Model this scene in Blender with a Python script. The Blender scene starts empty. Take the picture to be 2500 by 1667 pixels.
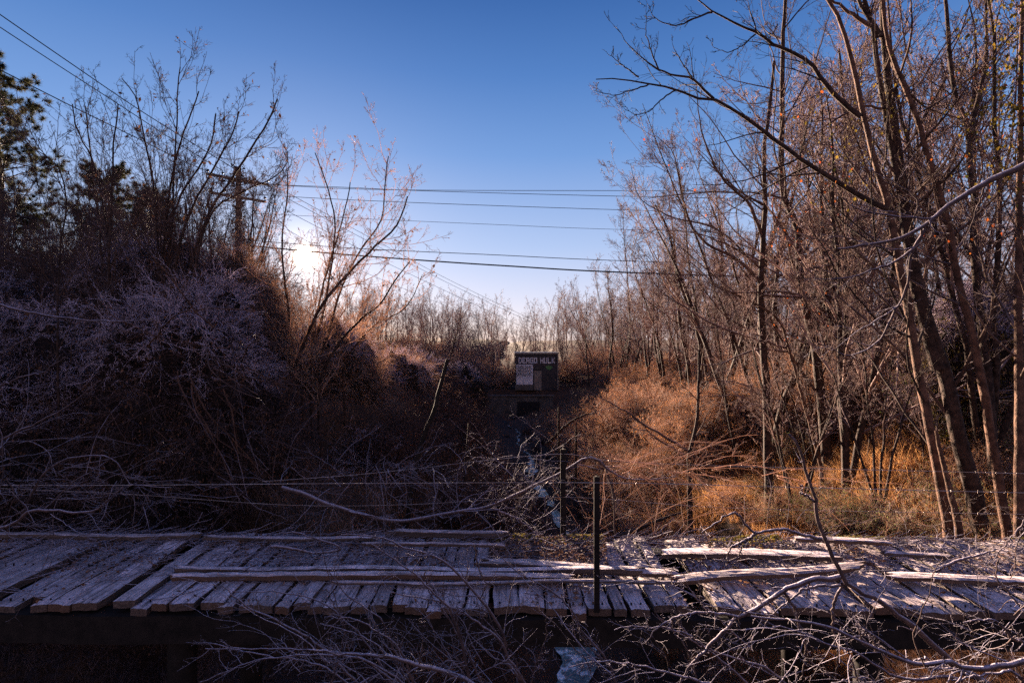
import bpy, math
import numpy as np
from math import radians as rad

scene = bpy.context.scene
COL = scene.collection
CAMZ = 10.0
F = 1250.0

def P(px, py, d):
    """a point at depth d metres seen at photo pixel px,py (2500x1667)"""
    return ((px - 1250.0) / F * d, d, CAMZ - (py - 833.5) / F * d)

# ------------------------------------------------------------------ materials
def mat(name):
    m = bpy.data.materials.new(name); m.use_nodes = True
    nt = m.node_tree; nt.nodes.clear()
    out = nt.nodes.new('ShaderNodeOutputMaterial')
    return m, nt, out

def N(nt, t, **kw):
    n = nt.nodes.new(t)
    for k, v in kw.items():
        setattr(n, k, v)
    return n

def mixcol(nt, fac, a, b):
    n = N(nt, 'ShaderNodeMix', data_type='RGBA')
    for s, v in ((0, fac), (6, a), (7, b)):
        if isinstance(v, (int, float)): n.inputs[s].default_value = v
        elif isinstance(v, tuple): n.inputs[s].default_value = (*v, 1)
        else: nt.links.new(v, n.inputs[s])
    return n.outputs[2]

def mathn(nt, op, a, b=None, clamp=False):
    n = N(nt, 'ShaderNodeMath', operation=op, use_clamp=clamp)
    for i, v in enumerate((a, b)):
        if v is None: continue
        if isinstance(v, (int, float)): n.inputs[i].default_value = v
        else: nt.links.new(v, n.inputs[i])
    return n.outputs[0]

def maprange(nt, v, a, b, c=0., d=1.):
    n = N(nt, 'ShaderNodeMapRange'); nt.links.new(v, n.inputs[0])
    for i, x in enumerate((a, b, c, d)): n.inputs[i + 1].default_value = x
    return n.outputs[0]

def noise(nt, scale, detail=3, vec=None, rough=0.6):
    n = N(nt, 'ShaderNodeTexNoise'); n.inputs['Scale'].default_value = scale
    n.inputs['Detail'].default_value = detail; n.inputs['Roughness'].default_value = rough
    if vec is not None: nt.links.new(vec, n.inputs['Vector'])
    return n.outputs[0]

def upness(nt, lo, hi):
    g = N(nt, 'ShaderNodeNewGeometry')
    s = N(nt, 'ShaderNodeSeparateXYZ'); nt.links.new(g.outputs['Normal'], s.inputs[0])
    return maprange(nt, s.outputs[2], lo, hi)

FROST = (0.74, 0.66, 0.78)

def bark_mat(name, c1, c2, frost=0.6, lo=0.2, hi=0.9, nscale=6, bump=0.4, transl=0.0):
    m, nt, out = mat(name)
    geo = N(nt, 'ShaderNodeNewGeometry')
    n1 = noise(nt, nscale, 3, geo.outputs['Position'])
    col = mixcol(nt, maprange(nt, n1, 0.35, 0.65), c1, c2)
    if frost > 0:
        n2 = noise(nt, nscale * 4, 2, geo.outputs['Position'])
        f = mathn(nt, 'MULTIPLY', upness(nt, lo, hi), maprange(nt, n2, 0.3, 0.6, 0.3, 1))
        f = mathn(nt, 'MULTIPLY', f, frost)
        col = mixcol(nt, f, col, FROST)
    b = N(nt, 'ShaderNodeBsdfPrincipled'); nt.links.new(col, b.inputs['Base Color'])
    b.inputs['Roughness'].default_value = 0.8
    b.inputs['Specular IOR Level'].default_value = 0.12
    if bump:
        n3 = noise(nt, nscale * 6, 3, geo.outputs['Position'])
        bp = N(nt, 'ShaderNodeBump'); bp.inputs['Strength'].default_value = bump
        bp.inputs['Distance'].default_value = 0.03
        nt.links.new(n3, bp.inputs['Height']); nt.links.new(bp.outputs[0], b.inputs['Normal'])
    if transl:
        t = N(nt, 'ShaderNodeBsdfTranslucent'); nt.links.new(col, t.inputs[0])
        mx = N(nt, 'ShaderNodeMixShader'); mx.inputs[0].default_value = transl
        nt.links.new(b.outputs[0], mx.inputs[1]); nt.links.new(t.outputs[0], mx.inputs[2])
        nt.links.new(mx.outputs[0], out.inputs[0])
    else:
        nt.links.new(b.outputs[0], out.inputs[0])
    return m

def simple_mat(name, c, rough=0.8, metal=0.0, c2=None, ns=5):
    m, nt, out = mat(name)
    b = N(nt, 'ShaderNodeBsdfPrincipled'); b.inputs['Specular IOR Level'].default_value = .2
    geo = N(nt, 'ShaderNodeNewGeometry')
    col = mixcol(nt, maprange(nt, noise(nt, ns, 4, geo.outputs['Position']), .35, .65), c, c2 or tuple(x * .6 for x in c))
    nt.links.new(col, b.inputs['Base Color'])
    b.inputs['Roughness'].default_value = rough; b.inputs['Metallic'].default_value = metal
    nt.links.new(b.outputs[0], out.inputs[0])
    return m

M = {}
M['bark'] = bark_mat('dark_bark', (0.02, 0.013, 0.011), (0.07, 0.043, 0.033), frost=0.05, lo=.6, nscale=9, bump=0.8)
M['barkred'] = bark_mat('reddish_bark', (0.045, 0.024, 0.017), (0.14, 0.075, 0.05), frost=0.05, lo=.5, nscale=7, bump=0.8)
M['twig'] = bark_mat('brown_twig', (0.06, 0.037, 0.03), (0.15, 0.095, 0.075), frost=0.45, lo=0.3, nscale=3, bump=0, transl=0.35)
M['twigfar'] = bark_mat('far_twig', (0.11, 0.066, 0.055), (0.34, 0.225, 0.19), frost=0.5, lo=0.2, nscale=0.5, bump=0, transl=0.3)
M['twigdark'] = bark_mat('shaded_twig', (0.04, 0.025, 0.022), (0.12, 0.08, 0.07), frost=0.3, lo=0.2, nscale=0.5, bump=0, transl=0.2)  # darker copy of the far twig, left bank shade put into the colour
M['goldtwig'] = bark_mat('backlit_frosted_twig', (0.22, 0.14, 0.10), (0.62, 0.44, 0.33), frost=0.3, lo=0.2, nscale=2, bump=0, transl=0.6)  # frosted twig with the gold backlight near the sun painted into its colour
M['frosttwig'] = bark_mat('frosted_twig', (0.045, 0.03, 0.03), (0.10, 0.065, 0.06), frost=0.7, lo=0.3, hi=1.0, nscale=14, bump=0.3)
M['vine'] = bark_mat('vine', (0.02, 0.012, 0.009), (0.10, 0.054, 0.038), frost=0.12, lo=0.1, hi=0.9, nscale=1.2, bump=0, transl=0.15)  # vine brown darkened to carry the shade of the left bank
M['brush'] = bark_mat('brush', (0.20, 0.115, 0.065), (0.60, 0.41, 0.30), frost=0.45, lo=0.1, hi=0.9, nscale=0.6, bump=0, transl=0.55)
M['grass'] = bark_mat('dry_grass', (0.13, 0.05, 0.02), (0.68, 0.35, 0.14), frost=0.12, lo=0.3, nscale=4.0, bump=0, transl=0.65)
M['dimgrass'] = bark_mat('shaded_weeds', (0.03, 0.012, 0.007), (0.15, 0.065, 0.03), frost=0.1, lo=0.3, nscale=2.0, bump=0, transl=0.4)  # dry grass colours dimmed, painting in the shade under the bridge
M['greengrass'] = bark_mat('frosty_grass', (0.11, 0.06, 0.036), (0.34, 0.20, 0.125), frost=0.12, lo=0.1, nscale=1.0, bump=0, transl=0.4)
M['sprig'] = bark_mat('frosted_sprig', (0.45, 0.36, 0.42), (0.74, 0.62, 0.70), frost=0.8, lo=-.1, hi=.8, nscale=3, bump=0, transl=0.3)
M['russet'] = bark_mat('russet_leaf', (0.16, 0.05, 0.015), (0.42, 0.19, 0.07), frost=0.1, nscale=5, bump=0, transl=0.55)
M['leafred'] = bark_mat('red_leaf', (0.25, 0.035, 0.012), (0.40, 0.12, 0.025), frost=0.0, nscale=5, bump=0, transl=0.35)
M['leafyel'] = bark_mat('ivy_leaf', (0.06, 0.06, 0.012), (0.24, 0.15, 0.025), frost=0.0, nscale=3, bump=0, transl=0.3)
M['leafgreen'] = bark_mat('green_leaf', (0.05, 0.09, 0.02), (0.17, 0.20, 0.05), frost=0.15, nscale=3, bump=0, transl=0.4)
M['leafdead'] = bark_mat('dead_leaf', (0.06, 0.03, 0.018), (0.22, 0.11, 0.06), frost=0.12, lo=.3, nscale=8, bump=0, transl=0.25)
M['needle'] = bark_mat('pine_needles', (0.014, 0.02, 0.010), (0.06, 0.055, 0.022), frost=0.1, nscale=1, bump=0, transl=0.3)
M['core'] = bark_mat('shade_dark_core', (0.006, 0.004, 0.004), (0.02, 0.013, 0.01), frost=0.0, lo=0.6, nscale=5, bump=1.0)  # deep shade inside the thickets put into a near-black colour
M['metal'] = simple_mat('rusty_steel', (0.014, 0.010, 0.009), 0.8, 0)
M['wire'] = simple_mat('galvanised_wire', (0.45, 0.40, 0.38), 0.4, 0.7, (0.30, 0.22, 0.18))
M['cable'] = simple_mat('black_cable', (0.02, 0.02, 0.024), 0.5)
M['pole'] = bark_mat('pole_wood', (0.07, 0.05, 0.04), (0.13, 0.09, 0.07), frost=0, nscale=4)
M['concrete'] = simple_mat('concrete', (0.10, 0.09, 0.085), 0.9, 0, (0.05, 0.045, 0.04), 1.2)
M['darkwall'] = simple_mat('dark_painted_wall', (0.05, 0.045, 0.05), 0.8, 0, (0.03, 0.028, 0.03), 1.0)
M['white'] = simple_mat('white_paint', (0.62, 0.62, 0.66), 0.7, 0, (0.40, 0.40, 0.45), 2)
M['greenp'] = simple_mat('green_paint', (0.10, 0.22, 0.08), 0.7, 0)
M['black'] = simple_mat('black_paint', (0.015, 0.015, 0.018), 0.7, 0)
M['shadewood'] = simple_mat('shade_dark_timber', (0.018, 0.013, 0.011), 0.9, 0, (0.008, 0.006, 0.005), 8)  # shade on the bridge timbers painted in as a near-black colour
M['rim'] = simple_mat('roof_metal', (0.20, 0.18, 0.17), 0.5, 0.3)
M['moss'] = bark_mat('moss', (0.09, 0.08, 0.012), (0.24, 0.18, 0.03), frost=0.2, nscale=12, bump=0.8, transl=.3)

def wood_mat():
    m, nt, out = mat('weathered_plank')
    tc = N(nt, 'ShaderNodeTexCoord'); oi = N(nt, 'ShaderNodeObjectInfo')
    mp = N(nt, 'ShaderNodeMapping'); mp.inputs['Scale'].default_value = (22, 1.2, 22)
    ad = N(nt, 'ShaderNodeVectorMath', operation='ADD'); nt.links.new(tc.outputs['Object'], ad.inputs[0])
    sc = N(nt, 'ShaderNodeVectorMath', operation='SCALE'); sc.inputs[0].default_value = (7, 13, 5)
    nt.links.new(oi.outputs['Random'], sc.inputs['Scale']); nt.links.new(sc.outputs[0], ad.inputs[1])
    nt.links.new(ad.outputs[0], mp.inputs[0])
    g = noise(nt, 1.6, 6, mp.outputs[0], 0.65)
    g2 = noise(nt, 4.0, 4, ad.outputs[0], 0.6)
    g3 = noise(nt, 40, 3, ad.outputs[0], 0.6)
    c = mixcol(nt, maprange(nt, g, .35, .65), (0.022, 0.014, 0.012), (0.12, 0.08, 0.065))
    c = mixcol(nt, mathn(nt, 'FRACT', mathn(nt, 'MULTIPLY', oi.outputs['Random'], 7.3)), c, (0.09, 0.042, 0.022))
    c = mixcol(nt, maprange(nt, g2, .5, .75, 0, .7), c, (0.055, 0.038, 0.028))
    f = mathn(nt, 'MULTIPLY', upness(nt, .35, .95), maprange(nt, g2, .38, .68, 1, .45))
    f = mathn(nt, 'MULTIPLY', f, maprange(nt, g, .32, .55, .1, 1))
    f = mathn(nt, 'MULTIPLY', f, maprange(nt, g3, .3, .6, .45, 1))
    rn = maprange(nt, oi.outputs['Random'], 0, 1, .65, 1.0)
    f = mathn(nt, 'MULTIPLY', f, rn)
    c = mixcol(nt, mathn(nt, 'MULTIPLY', f, 1.15, True), c, (0.90, 0.72, 0.74))
    b = N(nt, 'ShaderNodeBsdfPrincipled'); nt.links.new(c, b.inputs['Base Color']); b.inputs['Roughness'].default_value = .75
    h = mathn(nt, 'ADD', mathn(nt, 'MULTIPLY', g, 1.0), mathn(nt, 'MULTIPLY', g3, .35))
    bp = N(nt, 'ShaderNodeBump'); bp.inputs['Strength'].default_value = .9; bp.inputs['Distance'].default_value = .015
    nt.links.new(h, bp.inputs['Height']); nt.links.new(bp.outputs[0], b.inputs['Normal'])
    nt.links.new(b.outputs[0], out.inputs[0])
    return m
M['wood'] = wood_mat()

def ground_mat():
    m, nt, out = mat('frosty_soil')
    geo = N(nt, 'ShaderNodeNewGeometry')
    n1 = noise(nt, 0.5, 5, geo.outputs['Position']); n2 = noise(nt, 9, 5, geo.outputs['Position'], .7)
    c = mixcol(nt, maprange(nt, n1, .4, .6), (0.05, 0.03, 0.02), (0.11, 0.06, 0.035))
    c = mixcol(nt, maprange(nt, n2, .4, .62), c, (0.025, 0.017, 0.013))
    f = mathn(nt, 'MULTIPLY', upness(nt, .75, 1.0), maprange(nt, n2, .42, .6, 0, .06))
    c = mixcol(nt, f, c, FROST)
    b = N(nt, 'ShaderNodeBsdfPrincipled'); nt.links.new(c, b.inputs['Base Color']); b.inputs['Roughness'].default_value = .95; b.inputs['Specular IOR Level'].default_value = .05
    bp = N(nt, 'ShaderNodeBump'); bp.inputs['Strength'].default_value = 1; bp.inputs['Distance'].default_value = .12
    nt.links.new(n2, bp.inputs['Height']); nt.links.new(bp.outputs[0], b.inputs['Normal'])
    nt.links.new(b.outputs[0], out.inputs[0])
    return m
M['ground'] = ground_mat()

def water_mat():
    m, nt, out = mat('creek_water')
    geo = N(nt, 'ShaderNodeNewGeometry')
    b = N(nt, 'ShaderNodeBsdfPrincipled'); b.inputs['Base Color'].default_value = (.50, .52, .58, 1); b.inputs['Metallic'].default_value = .35
    b.inputs['Roughness'].default_value = .12; b.inputs['Specular IOR Level'].default_value = 1.0
    b.inputs['IOR'].default_value = 1.6
    nw = noise(nt, 2.2, 6, geo.outputs['Position'], .7)
    nt.links.new(mixcol(nt, maprange(nt, nw, .51, .59), (.05, .035, .028), (.74, .68, .70)), b.inputs['Base Color'])
    nt.links.new(maprange(nt, nw, .44, .6, .05, .3), b.inputs['Roughness'])
    bp = N(nt, 'ShaderNodeBump'); bp.inputs['Strength'].default_value = .6; bp.inputs['Distance'].default_value = .04
    nt.links.new(noise(nt, 7, 4, geo.outputs['Position']), bp.inputs['Height']); nt.links.new(bp.outputs[0], b.inputs['Normal'])
    nt.links.new(b.outputs[0], out.inputs[0])
    return m
M['water'] = water_mat()

# ------------------------------------------------------------------ object helpers
def tag(o, label=None, cat=None, group=None, kind=None):
    if label: o['label'] = label
    if cat: o['category'] = cat
    if group: o['group'] = group
    if kind: o['kind'] = kind
    return o

def empty(name, loc=(0, 0, 0), label=None, cat=None, group=None):
    o = bpy.data.objects.new(name, None); COL.objects.link(o)
    o.location = loc; o.empty_display_size = .1
    return tag(o, label, cat, group)

def link(name, me, m, parent=None):
    o = bpy.data.objects.new(name, me); COL.objects.link(o)
    if m is not None and not me.materials: me.materials.append(m)
    if parent is not None:
        o.parent = parent
        o.location = -parent.location if False else (0, 0, 0)
    return o

def mesh(name, V, Fq, smooth=True):
    """V (n,3), Fq (m,k) faces of one size or list of such arrays"""
    if not isinstance(Fq, list): Fq = [Fq]
    Fq = [f for f in Fq if len(f)]
    me = bpy.data.meshes.new(name)
    V = np.ascontiguousarray(V, dtype=np.float32)
    me.vertices.add(len(V)); me.vertices.foreach_set('co', V.ravel())
    loops = np.concatenate([f.ravel() for f in Fq]).astype(np.int32)
    starts = []; s = 0
    for f in Fq:
        k = f.shape[1]; starts.append(s + np.arange(len(f)) * k); s += f.size
    starts = np.concatenate(starts).astype(np.int32)
    me.loops.add(len(loops)); me.loops.foreach_set('vertex_index', loops)
    me.polygons.add(len(starts)); me.polygons.foreach_set('loop_start', starts)
    me.polygons.foreach_set('use_smooth', np.full(len(starts), smooth))
    me.update(calc_edges=True); me.validate()
    return me

def norm(v):
    return v / np.maximum(np.linalg.norm(v, axis=-1, keepdims=True), 1e-9)

def tubes(sets):
    """sets: list of (P[B,N,3], R[B,N], sides) -> V, F"""
    Vs, Fs, off = [], [], 0
    for Pp, R, S in sets:
        B, n, _ = Pp.shape
        if B == 0: continue
        T = np.gradient(Pp, axis=1); T = norm(T)
        ref = np.zeros((B, 3)); main = np.abs(Pp[:, -1] - Pp[:, 0])
        ref[np.arange(B), np.argmin(main, axis=1)] = 1
        U = norm(np.cross(T, ref[:, None, :])); W = np.cross(T, U)
        a = np.arange(S) / S * 2 * np.pi
        ring = (np.cos(a)[None, None, :, None] * U[:, :, None, :] + np.sin(a)[None, None, :, None] * W[:, :, None, :])
        V = Pp[:, :, None, :] + ring * R[:, :, None, None]
        idx = np.arange(B * n * S).reshape(B, n, S) + off
        q = np.stack([idx[:, :-1], np.roll(idx[:, :-1], -1, 2), np.roll(idx[:, 1:], -1, 2), idx[:, 1:]], -1).reshape(-1, 4)
        Vs.append(V.reshape(-1, 3)); Fs.append(q); off += V.size // 3
    return np.concatenate(Vs), np.concatenate(Fs)

def walk(p0, d0, L, n, wob, up, rng, grav=None):
    B = len(p0); out = np.zeros((B, n, 3)); out[:, 0] = p0
    d = norm(d0); st = (L / (n - 1))[:, None]
    for i in range(1, n):
        out[:, i] = out[:, i - 1] + d * st
        d = d + rng.normal(0, wob, (B, 3)); d[:, 2] += up
        d = norm(d)
    return out

def kids(Pp, R, k, t0, t1, ang, lr, rr, n, wob, up, rng, rmin=.002, tip=.3, apical=.55, angj=.25, rel=True, flat=None):
    B, m, _ = Pp.shape
    if B == 0: return np.zeros((0, n, 3)), np.zeros((0, n))
    t = rng.uniform(t0, t1, (B, k)); x = t * (m - 1); i = np.minimum(x.astype(int), m - 2); f = (x - i)[..., None]
    b = np.arange(B)[:, None]
    p = Pp[b, i] * (1 - f) + Pp[b, i + 1] * f
    T = norm(Pp[b, i + 1] - Pp[b, i])
    r = (R[b, i] * (1 - f[..., 0]) + R[b, i + 1] * f[..., 0])
    PL = np.linalg.norm(np.diff(Pp, axis=1), axis=2).sum(1)[:, None] if rel else 1.0
    q = rng.normal(0, 1, (B, k, 3))
    if flat is not None: q = q * np.array(flat)
    q = norm(q - (q * T).sum(-1, keepdims=True) * T)
    a = ang + rng.normal(0, angj, (B, k, 1))
    d = np.cos(a) * T + np.sin(a) * q
    L = PL * lr * (1 - apical * t) * rng.uniform(.6, 1.25, (B, k))
    C = walk(p.reshape(-1, 3), d.reshape(-1, 3), L.ravel() * np.ones(B * k), n, wob, up, rng)
    r0 = np.maximum(r.ravel() * rr * rng.uniform(.7, 1.1, B * k), rmin)
    RR = r0[:, None] * np.linspace(1, tip, n)[None]
    return C, np.maximum(RR, rmin * .6)

def smooth_poly(pts, n, rng=None, jit=0.0):
    pts = np.array(pts, float)
    if len(pts) < 3:
        t = np.linspace(0, 1, n)[:, None]; out = pts[0] * (1 - t) + pts[-1] * t
    else:
        e = np.vstack([2 * pts[0] - pts[1], pts, 2 * pts[-1] - pts[-2]])
        L = np.concatenate([[0], np.cumsum(np.linalg.norm(np.diff(pts, axis=0), axis=1))])
        s = np.linspace(0, L[-1], n); out = np.zeros((n, 3))
        for j, v in enumerate(s):
            i = min(np.searchsorted(L, v, 'right') - 1, len(pts) - 2)
            u = (v - L[i]) / max(L[i + 1] - L[i], 1e-9)
            a, b, c, d = e[i], e[i + 1], e[i + 2], e[i + 3]
            out[j] = .5 * ((2 * b) + (-a + c) * u + (2 * a - 5 * b + 4 * c - d) * u * u + (-a + 3 * b - 3 * c + d) * u ** 3)
    if rng is not None and jit: out += rng.normal(0, jit, out.shape)
    return out

def pix(pts, d, d2=None):
    k = len(pts); ds = np.linspace(d, d if d2 is None else d2, k)
    return [P(x, y, q) for (x, y), q in zip(pts, ds)]

def leaves(Pp, per, size, rng, jitter=.03, tmin=.2, aspect=.6, hang=False):
    """leaf quads scattered along polylines"""
    B, m, _ = Pp.shape
    t = rng.uniform(tmin, 1, (B, per)) * (m - 1.001); i = t.astype(int); f = (t - i)[..., None]
    b = np.arange(B)[:, None]
    c = (Pp[b, i] * (1 - f) + Pp[b, i + 1] * f).reshape(-1, 3) + rng.normal(0, jitter, (B * per, 3))
    return leafquads(c, size, rng, aspect, hang)

def leafquads(c, size, rng, aspect=.6, hang=False, flat=False):
    n = len(c); a = norm(rng.normal(0, 1, (n, 3)))
    if hang: a = norm(a * .4 + np.array([0, 0, -1]))
    if flat: a[:, 2] *= .25; a = norm(a)
    q = rng.normal(0, 1, (n, 3))
    if flat: q[:, 2] *= .3
    b = norm(np.cross(a, np.cross(a, q)))
    s = (size * rng.uniform(.5, 1.3, n))[:, None]
    nrm = np.cross(a, b)
    V = np.stack([c - a * s * .5, c + b * s * aspect * .5 + nrm * s * .12, c + a * s * .5, c - b * s * aspect * .5 + nrm * s * .12], 1)
    idx = np.arange(n * 4).reshape(n, 4)
    Ft = np.concatenate([idx[:, [0, 1, 2]], idx[:, [0, 2, 3]]])
    return V.reshape(-1, 3), Ft

def box_vf(x0, x1, y0, y1, z0, z1):
    V = np.array([[x, y, z] for z in (z0, z1) for y in (y0, y1) for x in (x0, x1)], float)
    Fq = np.array([[0, 2, 3, 1], [4, 5, 7, 6], [0, 1, 5, 4], [2, 6, 7, 3], [0, 4, 6, 2], [1, 3, 7, 5]])
    return V, Fq

def joinvf(L):
    Vs, Fd, off = [], {}, 0
    for V, Fa in L:
        for f in (Fa if isinstance(Fa, list) else [Fa]):
            if len(f): Fd.setdefault(f.shape[1], []).append(f + off)
        Vs.append(V); off += len(V)
    return np.concatenate(Vs), [np.concatenate(v) for v in Fd.values()]

# value noise
_g = np.random.default_rng(5).uniform(-1, 1, (64, 64))
def vnoise(x, y, s):
    x = np.asarray(x, float) / s; y = np.asarray(y, float) / s
    i = np.floor(x).astype(int); j = np.floor(y).astype(int); u = x - i; v = y - j
    u = u * u * (3 - 2 * u); v = v * v * (3 - 2 * v)
    g = lambda a, b: _g[a % 64, b % 64]
    return (g(i, j) * (1 - u) + g(i + 1, j) * u) * (1 - v) + (g(i, j + 1) * (1 - u) + g(i + 1, j + 1) * u) * v

# ------------------------------------------------------------------ terrain
BED = 1.3
def cxf(y): return np.interp(y, [-20, 14, 20, 26, 35, 45, 55, 60], [1.5, 1.7, 2.3, 2.1, 1.3, .7, -0.3, 0.2])
def height(x, y):
    x = np.asarray(x, float); y = np.asarray(y, float)
    u = x - cxf(y)
    wid = (1 + .15 * vnoise(y, y * 0, 6)) * np.interp(y, [24, 36, 60], [1, 1.5, 1.8])
    u = u / wid
    z = np.interp(u, [-600, -60, -20, -10, -7, -4.5, -2.6, -1.2, 0, 1.3, 2.6, 5, 8, 14, 30, 70, 600],
                  [12, 10.5, 9.6, 8.6, 7.6, 5.6, 3.0, 1.55, BED, 1.6, 2.6, 5.0, 6.4, 7.4, 8.0, 8.6, 14])
    cap = 4.6 + np.clip(y - 8.8, 0, 3) * 2.6 + np.clip(2.5 - y, 0, 8) * .2
    z = np.where(x < 0, np.minimum(z, cap), z)
    far = np.clip((y - 60.5) / 1.0, 0, 1); z = np.maximum(z, far * 4.1 + (1 - far) * -99)
    z = z + np.clip((y - 70) / 200, 0, 3)
    amp = np.clip(np.abs(u) / 3, .25, 1)
    z = z + amp * (.35 * vnoise(x, y, 3.1) + .18 * vnoise(x + 31, y, 1.2)) + .07 * vnoise(x, y + 9, .5)
    return z

def axis(lo, hi, fine_lo, fine_hi, step, g=1.12):
    a = list(np.arange(fine_lo, fine_hi, step)); s = step; v = a[-1]
    while v < hi: s *= g; v += s; a.append(v)
    s = step; v = a[0]; pre = []
    while v > lo: s *= g; v -= s; pre.append(v)
    return np.array(pre[::-1] + a)
gx = axis(-900, 900, -14, 18, .28); gy = axis(-40, 1400, 3, 34, .3, 1.04)
X, Y = np.meshgrid(gx, gy); Z = height(X, Y)
nx, ny = len(gx), len(gy)
idx = np.arange(nx * ny).reshape(ny, nx)
q = np.stack([idx[:-1, :-1], idx[:-1, 1:], idx[1:, 1:], idx[1:, :-1]], -1).reshape(-1, 4)
g = link('ground', mesh('ground', np.stack([X, Y, Z], -1).reshape(-1, 3), q), M['ground'])
tag(g, kind='structure')

# creek water ribbon
ys = np.arange(-5, 59.3, .25); n_ = len(ys)
cw = cxf(ys) + .35 * np.sin(ys * .55) + .25 * vnoise(ys, ys * 0, 1.4)
hw = .22 + .20 * vnoise(ys, ys * 0 + 5, 2.0) + .12 * vnoise(ys, ys * 0 + 3, .6) + np.where(ys < 17, .35, 0) - np.where(ys > 27, .16, 0)
hw = np.maximum(hw, .05)
rows = []
for s in (-1, -.5, 0, .5, 1):
    rows.append(np.stack([cw + hw * s * 1.5 + .08 * vnoise(ys * 3, ys * 0 + s * 7, 1), ys, np.full(n_, BED + .10)], -1))
V = np.stack(rows, 1).reshape(-1, 3); ii = np.arange(n_ * 5).reshape(n_, 5)
q = np.stack([ii[:-1, :-1], ii[:-1, 1:], ii[1:, 1:], ii[1:, :-1]], -1).reshape(-1, 4)
tag(link('creek_water', mesh('creek_water', V, q), M['water']), kind='structure')

# ------------------------------------------------------------------ trees
def gen_tree(seed, H=13, r=.13, crown=.35, limbs=22, spread=.3, ang=.75, up=.05, twigr=.006, lv=(8, 6, 3), stems=1, wob=.06):
    rng = np.random.default_rng(seed)
    d0 = norm(np.stack([rng.normal(0, .08 + .1 * (stems > 1), stems), rng.normal(0, .08 + .1 * (stems > 1), stems), np.ones(stems)], -1))
    T = walk(np.zeros((stems, 3)) + np.array([0, 0, -.4]), d0, H * rng.uniform(.75, 1, stems) + .4, 16, wob, .02, rng)
    TR = r * rng.uniform(.7, 1, (stems, 1)) * np.linspace(1, .1, 16)[None] ** .9
    A, AR = kids(T, TR, limbs, crown, .97, ang, spread, .5, 10, .10, up, rng, rmin=twigr * 1.5)
    B, BR = kids(A, AR, lv[0], .15, 1, .7, .42, .55, 7, .14, up, rng, rmin=twigr)
    C, CR = kids(B, BR, lv[1], .15, 1, .7, .45, .6, 5, .16, up, rng, rmin=twigr)
    sets = [(A, AR, 5), (B, BR, 4), (C, CR, 3)]
    if lv[2]:
        D, DR = kids(C, CR, lv[2], .2, 1, .7, .5, .7, 4, .15, up, rng, rmin=twigr * .8)
        sets.append((D, DR, 3))
    return (T, TR), sets

def tree_meshes(name, seed, **kw):
    (T, TR), sets = gen_tree(seed, **kw)
    tm = mesh(name + '_trunk', *tubes([(T, TR, 8)])); bm = mesh(name + '_crown', *tubes(sets))
    return tm, bm

FAR = []
for s in range(6):
    kw = [dict(H=14, limbs=30, spread=.34, ang=.6, crown=.3, lv=(9, 7, 3)), dict(H=16, limbs=34, spread=.24, ang=.6, crown=.4, lv=(9, 6, 3)),
          dict(H=12, limbs=9, spread=.6, ang=.55, crown=.2, lv=(9, 8, 5), up=.07, r=.16), dict(H=15, limbs=14, spread=.32, ang=.5, stems=4, r=.10, lv=(8, 6, 3), up=.07),
          dict(H=10, limbs=9, spread=.62, ang=.6, stems=3, crown=.2, r=.11, lv=(8, 7, 4), up=.06), dict(H=17, limbs=34, spread=.2, ang=.5, crown=.5, r=.15, lv=(8, 6, 3))][s]
    FAR.append(tree_meshes('far_tree', 100 + s, twigr=.007, **kw))
for tm, bm in FAR:
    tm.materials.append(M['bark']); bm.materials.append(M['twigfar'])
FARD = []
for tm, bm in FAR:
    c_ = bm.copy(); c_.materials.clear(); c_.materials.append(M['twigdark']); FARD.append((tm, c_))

rngp = np.random.default_rng(77)
def place_tree(v, x, y, s, label, group, name='bare_tree', rz=None, dz=0, dark=False):
    z = float(height(x, y)) - .1 + dz
    r = empty(name, (x, y, z), label, 'tree', group)
    r.rotation_euler = (0, 0, rngp.uniform(0, 6.28) if rz is None else rz); r.scale = (s, s, s)
    S_ = FARD if dark else FAR; link('trunk', S_[v][0], None, r); link('crown', S_[v][1], None, r)
    return r

# right wood
for k in range(100):
    y = rngp.uniform(20, 85); px = rngp.uniform(1440, 2620) if y < 60 else rngp.uniform(1400, 2500)
    if y < 30: px = rngp.uniform(1620, 2600)
    x = (px - 1250) / F * y
    if x < 6.0: x += 4.0
    x = max(x, (190 + max(60 - y, 0) * 9) / F * y)
    if k > 95:
        y = rngp.uniform(20, 34); x = (rngp.uniform(1700, 2650) - 1250) / F * y
    v = int(rngp.integers(0, 6))
    place_tree(v, x, y, rngp.uniform(.72, 1.05), 'slender bare tree in the sunlit wood right of the creek', 'bare trees in the wood right of the creek')
for k in range(85):
    y = rngp.uniform(63, 100); px = rngp.uniform(840, 1560); x = (px - 1250) / F * y
    if -1.5 < x < 7 and y < 67: y = 72; x = (px - 1250) / F * y
    place_tree(int(rngp.choice([2, 2, 4, 0])), x, y, rngp.uniform(.45, .88) * y / 85, 'frosted low tree glowing pale gold left of and behind the small building', 'frosted trees around the small building')
# far trees behind the building and beyond the creek
for k in range(24):
    y = rngp.uniform(88, 150); px = rngp.uniform(780, 1600)
    x = (px - 1250) / F * y
    place_tree(int(rngp.choice([0, 2, 2, 3, 4])), x, y, rngp.uniform(.75, 1.05) * (y / 120), 'small hazy bare tree on the horizon behind the flat roofed building', 'bare trees on the horizon at the end of the creek', dz=-1)
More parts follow.
